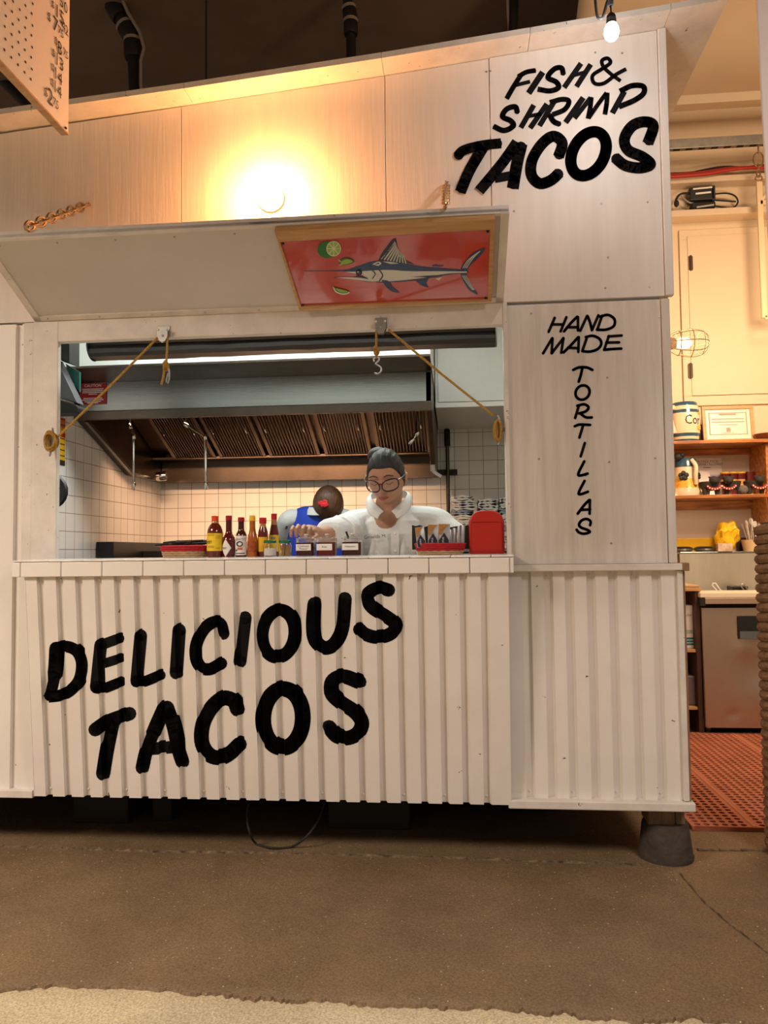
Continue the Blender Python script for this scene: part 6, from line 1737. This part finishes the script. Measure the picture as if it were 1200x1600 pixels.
for (x, y) in ((70, 160), (1080, 100), (1070, 428), (168, 462)):
    obj('corner_screw', MB().lathe([(.005, 0), (.004, .003)], L0(x, y, LP_ + .001), 8, 0, ax=FM), M['black'], PIC)

# bulb in a porcelain holder on the facade
t = thing('wall_lamp', 'glowing warm globe bulb in a white holder on the upper facade', 'lamp', at(420, 312, Y=0))
q = at(424, 312, Y=-.001)
obj('holder', MB().lathe([(.050, 0), (.052, .012), (.040, .028), (.024, .036), (.022, .05)], q, 28, 0, ax=(0, -1, 0)), mat('white_porcelain', (.85, .82, .78), .25), t)
WB = q + V((0, -.078, 0))
obj('bulb', MB().ball(WB, .036, 24, 16), mat('lit_warm_bulb', (1, .8, .5), .3, emit=(1, .62, .22), estr=40), t)
point('wall_lamp_light', WB + V((0, -.0, 0)), 54, (1.0, .38, .115), .052)

# pendant bulb in front of the roof edge
t = thing('pendant_bulb', 'lit white bulb in a black socket hanging before the roof edge', 'lamp', at(956, 62, Y=-.42))
YP = -.42
q = at(955.5, 50, Y=YP); top = at(954, 20, Y=YP)
sc = (YP - CAM.y) / 1200
obj('bulb', MB().lathe([(1 * sc, -14 * sc), (6 * sc, -12.5 * sc), (10 * sc, -8 * sc), (11.8 * sc, -1 * sc), (11 * sc, 5 * sc), (8.5 * sc, 11 * sc), (6.5 * sc, 14 * sc)], q, 24), mat('lit_white_bulb', (1, .95, .9), .3, emit=(1, .93, .84), estr=30), t)
obj('socket', MB().lathe([(7.5 * sc, 10 * sc), (7.8 * sc, 18 * sc), (7 * sc, 26 * sc), (4 * sc, 30 * sc), (1.5 * sc, 31 * sc)], q, 20), M['black_rough'], t)
obj('drop_cord', MB().tube([q + V((0, 0, 30 * sc)), q + V((0, 0, 44 * sc))], .0025, 8), M['pipe_dark'], t)
obj('cable_joint', MB().lathe([(4 * sc, 43 * sc), (4.4 * sc, 48 * sc), (4 * sc, 70 * sc)], q, 14), M['black_rough'], t)
point('pendant_bulb_light', q - V((0, .0, 0)), 15, (1.0, .90, .85), .034)
t = thing('string_cable', 'black light cable looping down left of the hanging bulb', 'cable', at(936, 28, Y=YP))
P = [at(920, -60, Y=YP), at(929, -8, Y=YP), at(932, 18, Y=YP), at(935, 28, Y=YP), at(942, 26, Y=YP), at(948, 5, Y=YP), at(951, -5, Y=YP), at(960, -60, Y=YP)]
obj('cable', MB().tube([V(p) for p in spline([tuple(p) for p in P], 5)], .0046, 8), M['black_rough'], t)

# chains from the flap edge to the facade
def chain(a, b, n_, label):
    t = thing('flap_chain', label, 'chain', a, 'chains holding the window flap')
    d = (b - a); L = d.length; d.normalize(); u = d.orthogonal().normalized(); w_ = d.cross(u)
    ll = L / n_
    for k in range(n_):
        c = a + d * ll * (k + .5); s_ = u if k % 2 else w_
        s_ = (u + w_).normalized() if k % 2 else (u - w_).normalized()
        obj('link', MB().tube([c + d * ll * .78 * math.cos(2 * PI * i / 14) + s_ * ll * .42 * math.sin(2 * PI * i / 14) for i in range(14)], ll * .13, 6, closed=True), M['brass'], t)
    for e, ax in ((a, FD), (b, V((0, -1, 0)))):
        obj('screw_eye', MB().tube([e + u * .011 * math.cos(2 * PI * i / 14) + d * .011 * math.sin(2 * PI * i / 14) for i in range(14)], .003, 6, closed=True), M['brass'], t)
fe = lambda px_, py_: at_plane(px_, py_, h0 + FD * flen, V((0, 1, 0)))
chain(fe(42, 355), at(136, 320, Y=-.012), 12, 'brass chain at the flap left corner running up to the facade')
chain(fe(696, 321), at(697, 288, Y=-.012), 15, 'brass chain at the flap right end hanging against the facade')

# price board hanging edge-on at the upper left
BX = -1.10
def onb(px_, py_): return at(px_, py_, X=BX)
c_bot = onb(107, 208); b0 = onb(-30, 66); z0 = c_bot.z
t = thing('price_board', 'white perforated price board with handwritten prices hanging at upper left', 'sign', (BX, c_bot.y - .4, z0))
yb = c_bot.y; y_a = yb - 1.35
bm_ = mat('white_pegboard', (.80, .70, .60), .45, var=.03, vscale=3)
ya2 = onb(22, 84).y
obj('board', MB().box(BX - .02, BX, y_a, yb, z0, z0 + 1.1), bm_, t, bevel=.0015, smooth=False)
obj('bottom_edge', MB().box(BX - .021, BX + .001, y_a, yb, z0 - .006, z0 - .0005), M['wood_frame'], t, smooth=False)
if False: obj('metal_strip', MB().box(BX + .0003, BX + .0022, y_a, yb, z0 + .002, onb(107, 137).z if False else z0 + .075), mat('cream_strip', (.80, .66, .50), .4), t, smooth=False)
mb = MB(); hole = mat('peg_hole', (.05, .03, .02), .9)
for i in range(20):
    for j in range(18):
        y = yb - .20 - .03 * i + .004 * (j % 2); z = z0 + .035 + .03 * j
        mb.poly([V((BX + .0012, y + .0036 * math.cos(2 * PI * k / 8), z + .0036 * math.sin(2 * PI * k / 8))) for k in range(8)])
obj('perforation', mb, hole, t, smooth=False, kind='stuff')
ink = MB()
def bt(s_, px_, py_, size):
    p = onb(px_, py_)
    text_mb(s_, size, (BX + .0026, p.y, p.z), (0, 1, 0), (0, 0, 1), mb=ink, align='LEFT')
for s_, x, y, sz in (('$', 68, 147, .034), ('2', 73, 158, .062), ('75', 81, 162, .034), ('$', 78, 131, .030), ('14', 81, 140, .05), ('$', 79, 108, .030), ('14', 82, 119, .05),
                     ('$', 80, 85, .030), ('13', 84, 97, .052), ('$', 84, 66, .030), ('8', 88, 80, .055), ('75', 97, 84, .032), ('$', 73, 29, .034), ('7', 81, 44, .06), ('75', 89, 50, .034),
                     ('$', 79, 9, .03), ('15', 84, 22, .055), ('42', 95, 44, .040), ('50', 92, 7, .045)):
    bt(s_, x, y, sz)
obj('prices', ink, M['ink'], t, smooth=False, weld=False, label='black handwritten prices')
obj('screw', MB().lathe([(.004, 0), (.003, .003)], onb(102, 200) + V((.001, 0, 0)), 8, 0, ax=(1, 0, 0)), M['black'], t)
for dy in (-.25, -1.0):
    obj('hanger_wire', MB().tube([V((BX - .01, yb + dy, z0 + 1.1)), V((BX - .01, yb + dy, 5.3))], .003, 6), M['galv'], t)

# dark pipes between roof and ceiling
def cpipe(pts, r, label, colls, cab=None):
    t = thing('ceiling_pipe', label, 'pipe', pts[-1], 'dark pipes above the stand roof')
    obj('tube', MB().tube(pts, r, 12), M['pipe_dark'], t)
    for p, d in colls:
        obj('coupling', MB().lathe([(r * 1.35, -r * 1.6), (r * 1.5, -r * 1.2), (r * 1.5, r * 1.2), (r * 1.35, r * 1.6)], p, 14, 0, ax=d), M['pipe_dark'], t)
        obj('paint_ring', MB().lathe([(r * 1.53, -.012), (r * 1.53, .012)], p - d * r * 1.3, 14, 0, ax=d), M['cable_grey'], t)
    if cab: obj('clipped_cable', MB().tube(cab, .012, 8), M['cable_grey'], t)
Yp = 2.6; rp = .048
A, B, C = at(150, -40, Y=Yp), at(208, 62, Y=Yp), at(214, 190, Y=Yp)
cpipe([A, B, B.lerp(C, .08), C], rp, 'bent dark pipe with a pale cable near the price board', [(B.lerp(C, .12), (C - B).normalized()), (A.lerp(B, .9), (B - A).normalized()), (A.lerp(B, .55), (B - A).normalized())],
      [at(178, -30, Y=Yp - .06), at(200, 20, Y=Yp - .06), at(218, 50, Y=Yp - .06), at(225, 75, Y=Yp - .06), at(220, 95, Y=Yp - .06), at(220, 130, Y=Yp - .06), at(224, 190, Y=Yp - .06)])
A, B, C = at(536, -40, Y=Yp), at(548, 30, Y=Yp), at(549, 140, Y=Yp)
cpipe([A, B, B.lerp(C, .08), C], .036, 'dark pipe with one elbow above the middle of the roof', [(B.lerp(C, .12), (C - B).normalized()), (A.lerp(B, .9), (B - A).normalized())])
A, C = at(805, -60, Y=Yp), at(800, 90, Y=Yp)
cpipe([A, C], .034, 'straight dark pipe above the right part of the roof', [], [at(791, -60, Y=Yp), at(794, 20, Y=Yp), at(797, 60, Y=Yp)])
A, C = at(322, 95, Y=Yp), at(322, 190, Y=Yp)
cpipe([A + V((0, 0, 1.5)), C], .006, 'thin dark rod above the roof left of centre', [])
A, C = at(-30, 90, Y=3.4), at(90, 210, Y=3.4)
cpipe([A, C], .05, 'slanting dark beam behind the price board', [])

# ================================================================== UNDER THE STAND
t = thing('pier_post', 'weathered timber post on a round concrete pier at the right front corner', 'pier', at(1048, 1354, Z=0))
c = V((.745, .10, 0)); 
pz = at(1048, 1296, Y=0).z
obj('concrete_pier', MB().lathe([(.096, 0), (.098, .012), (.094, .02), (.082, pz - .012), (.076, pz)], c, 32), mat('dark_stained_concrete', (.085, .065, .048), .85, var=.6, vscale=9, bump=.5, bscale=40), t)
obj('timber', MB().box(c.x - .072, c.x + .022, c.y - .055, c.y + .05, pz, .1995), M['wood_block'], t, bevel=.003, smooth=False)
obj('timber', MB().box(c.x + .025, c.x + .058, c.y - .05, c.y + .05, pz, .1995), M['wood_block'], t, bevel=.003, smooth=False)
for k, (x0, x1, y, zt_, lb) in enumerate(((114, 200, .30, .199, 'square black support block under the stand left part'), (238, 268, .34, .199, 'narrow black support block right of the square one'), (513, 640, .30, .199, 'wide black support block under the middle of the stand'))):
    a, b = at(x0, 1280, Y=y), at(x1, 1280, Y=y)
    obj('support_block', MB().box(a.x, b.x, y, y + .2, .0005, zt_), M['black_rough'], None, lb, 'block', 'black blocks under the stand', bevel=.006, smooth=False)
a = at(860, 1285, Y=.55)
t = thing('trailer_wheel', 'dark rubber wheel under the right part of the stand', 'wheel', (a.x, .6, 0))
obj('tyre', MB().lathe([(.05, -.05), (.085, -.055), (.098, -.03), (.098, .03), (.085, .055), (.05, .05)], (a.x, .6, .0985), 28, 0, ax=(1, 0, 0)), M['black_rough'], t)
obj('hub', MB().lathe([(.045, -.052), (.03, -.058)], (a.x, .6, .0985), 16, 0, ax=(1, 0, 0)), M['galv'], t)
obj('leg', MB().box(a.x - .02, a.x + .02, .56, .64, .15, .1995), M['black_rough'], t, smooth=False)
P = [at(388, 1256, Y=.12), at(386, 1278, Y=.10), at(390, 1300, Y=.07)] + [at(x, y, Z=.006) for x, y in ((400, 1318), (425, 1325), (455, 1323))] + [at(480, 1306, Y=.08), at(498, 1280, Y=.12), at(506, 1256, Y=.16)]
obj('cable_loop', MB().tube([V(p) for p in spline([tuple(p) for p in P], 6)], .0045, 8), M['black_rough'], None, 'thin black cable looping down from under the stand to the floor', 'cable')
obj('rear_shade_sheet', MB().box(-2.7, .79, 1.6, 1.62, .001, .199), M['black_rough'], ST, smooth=False)  # added dark sheet that keeps the space under the stand in shade
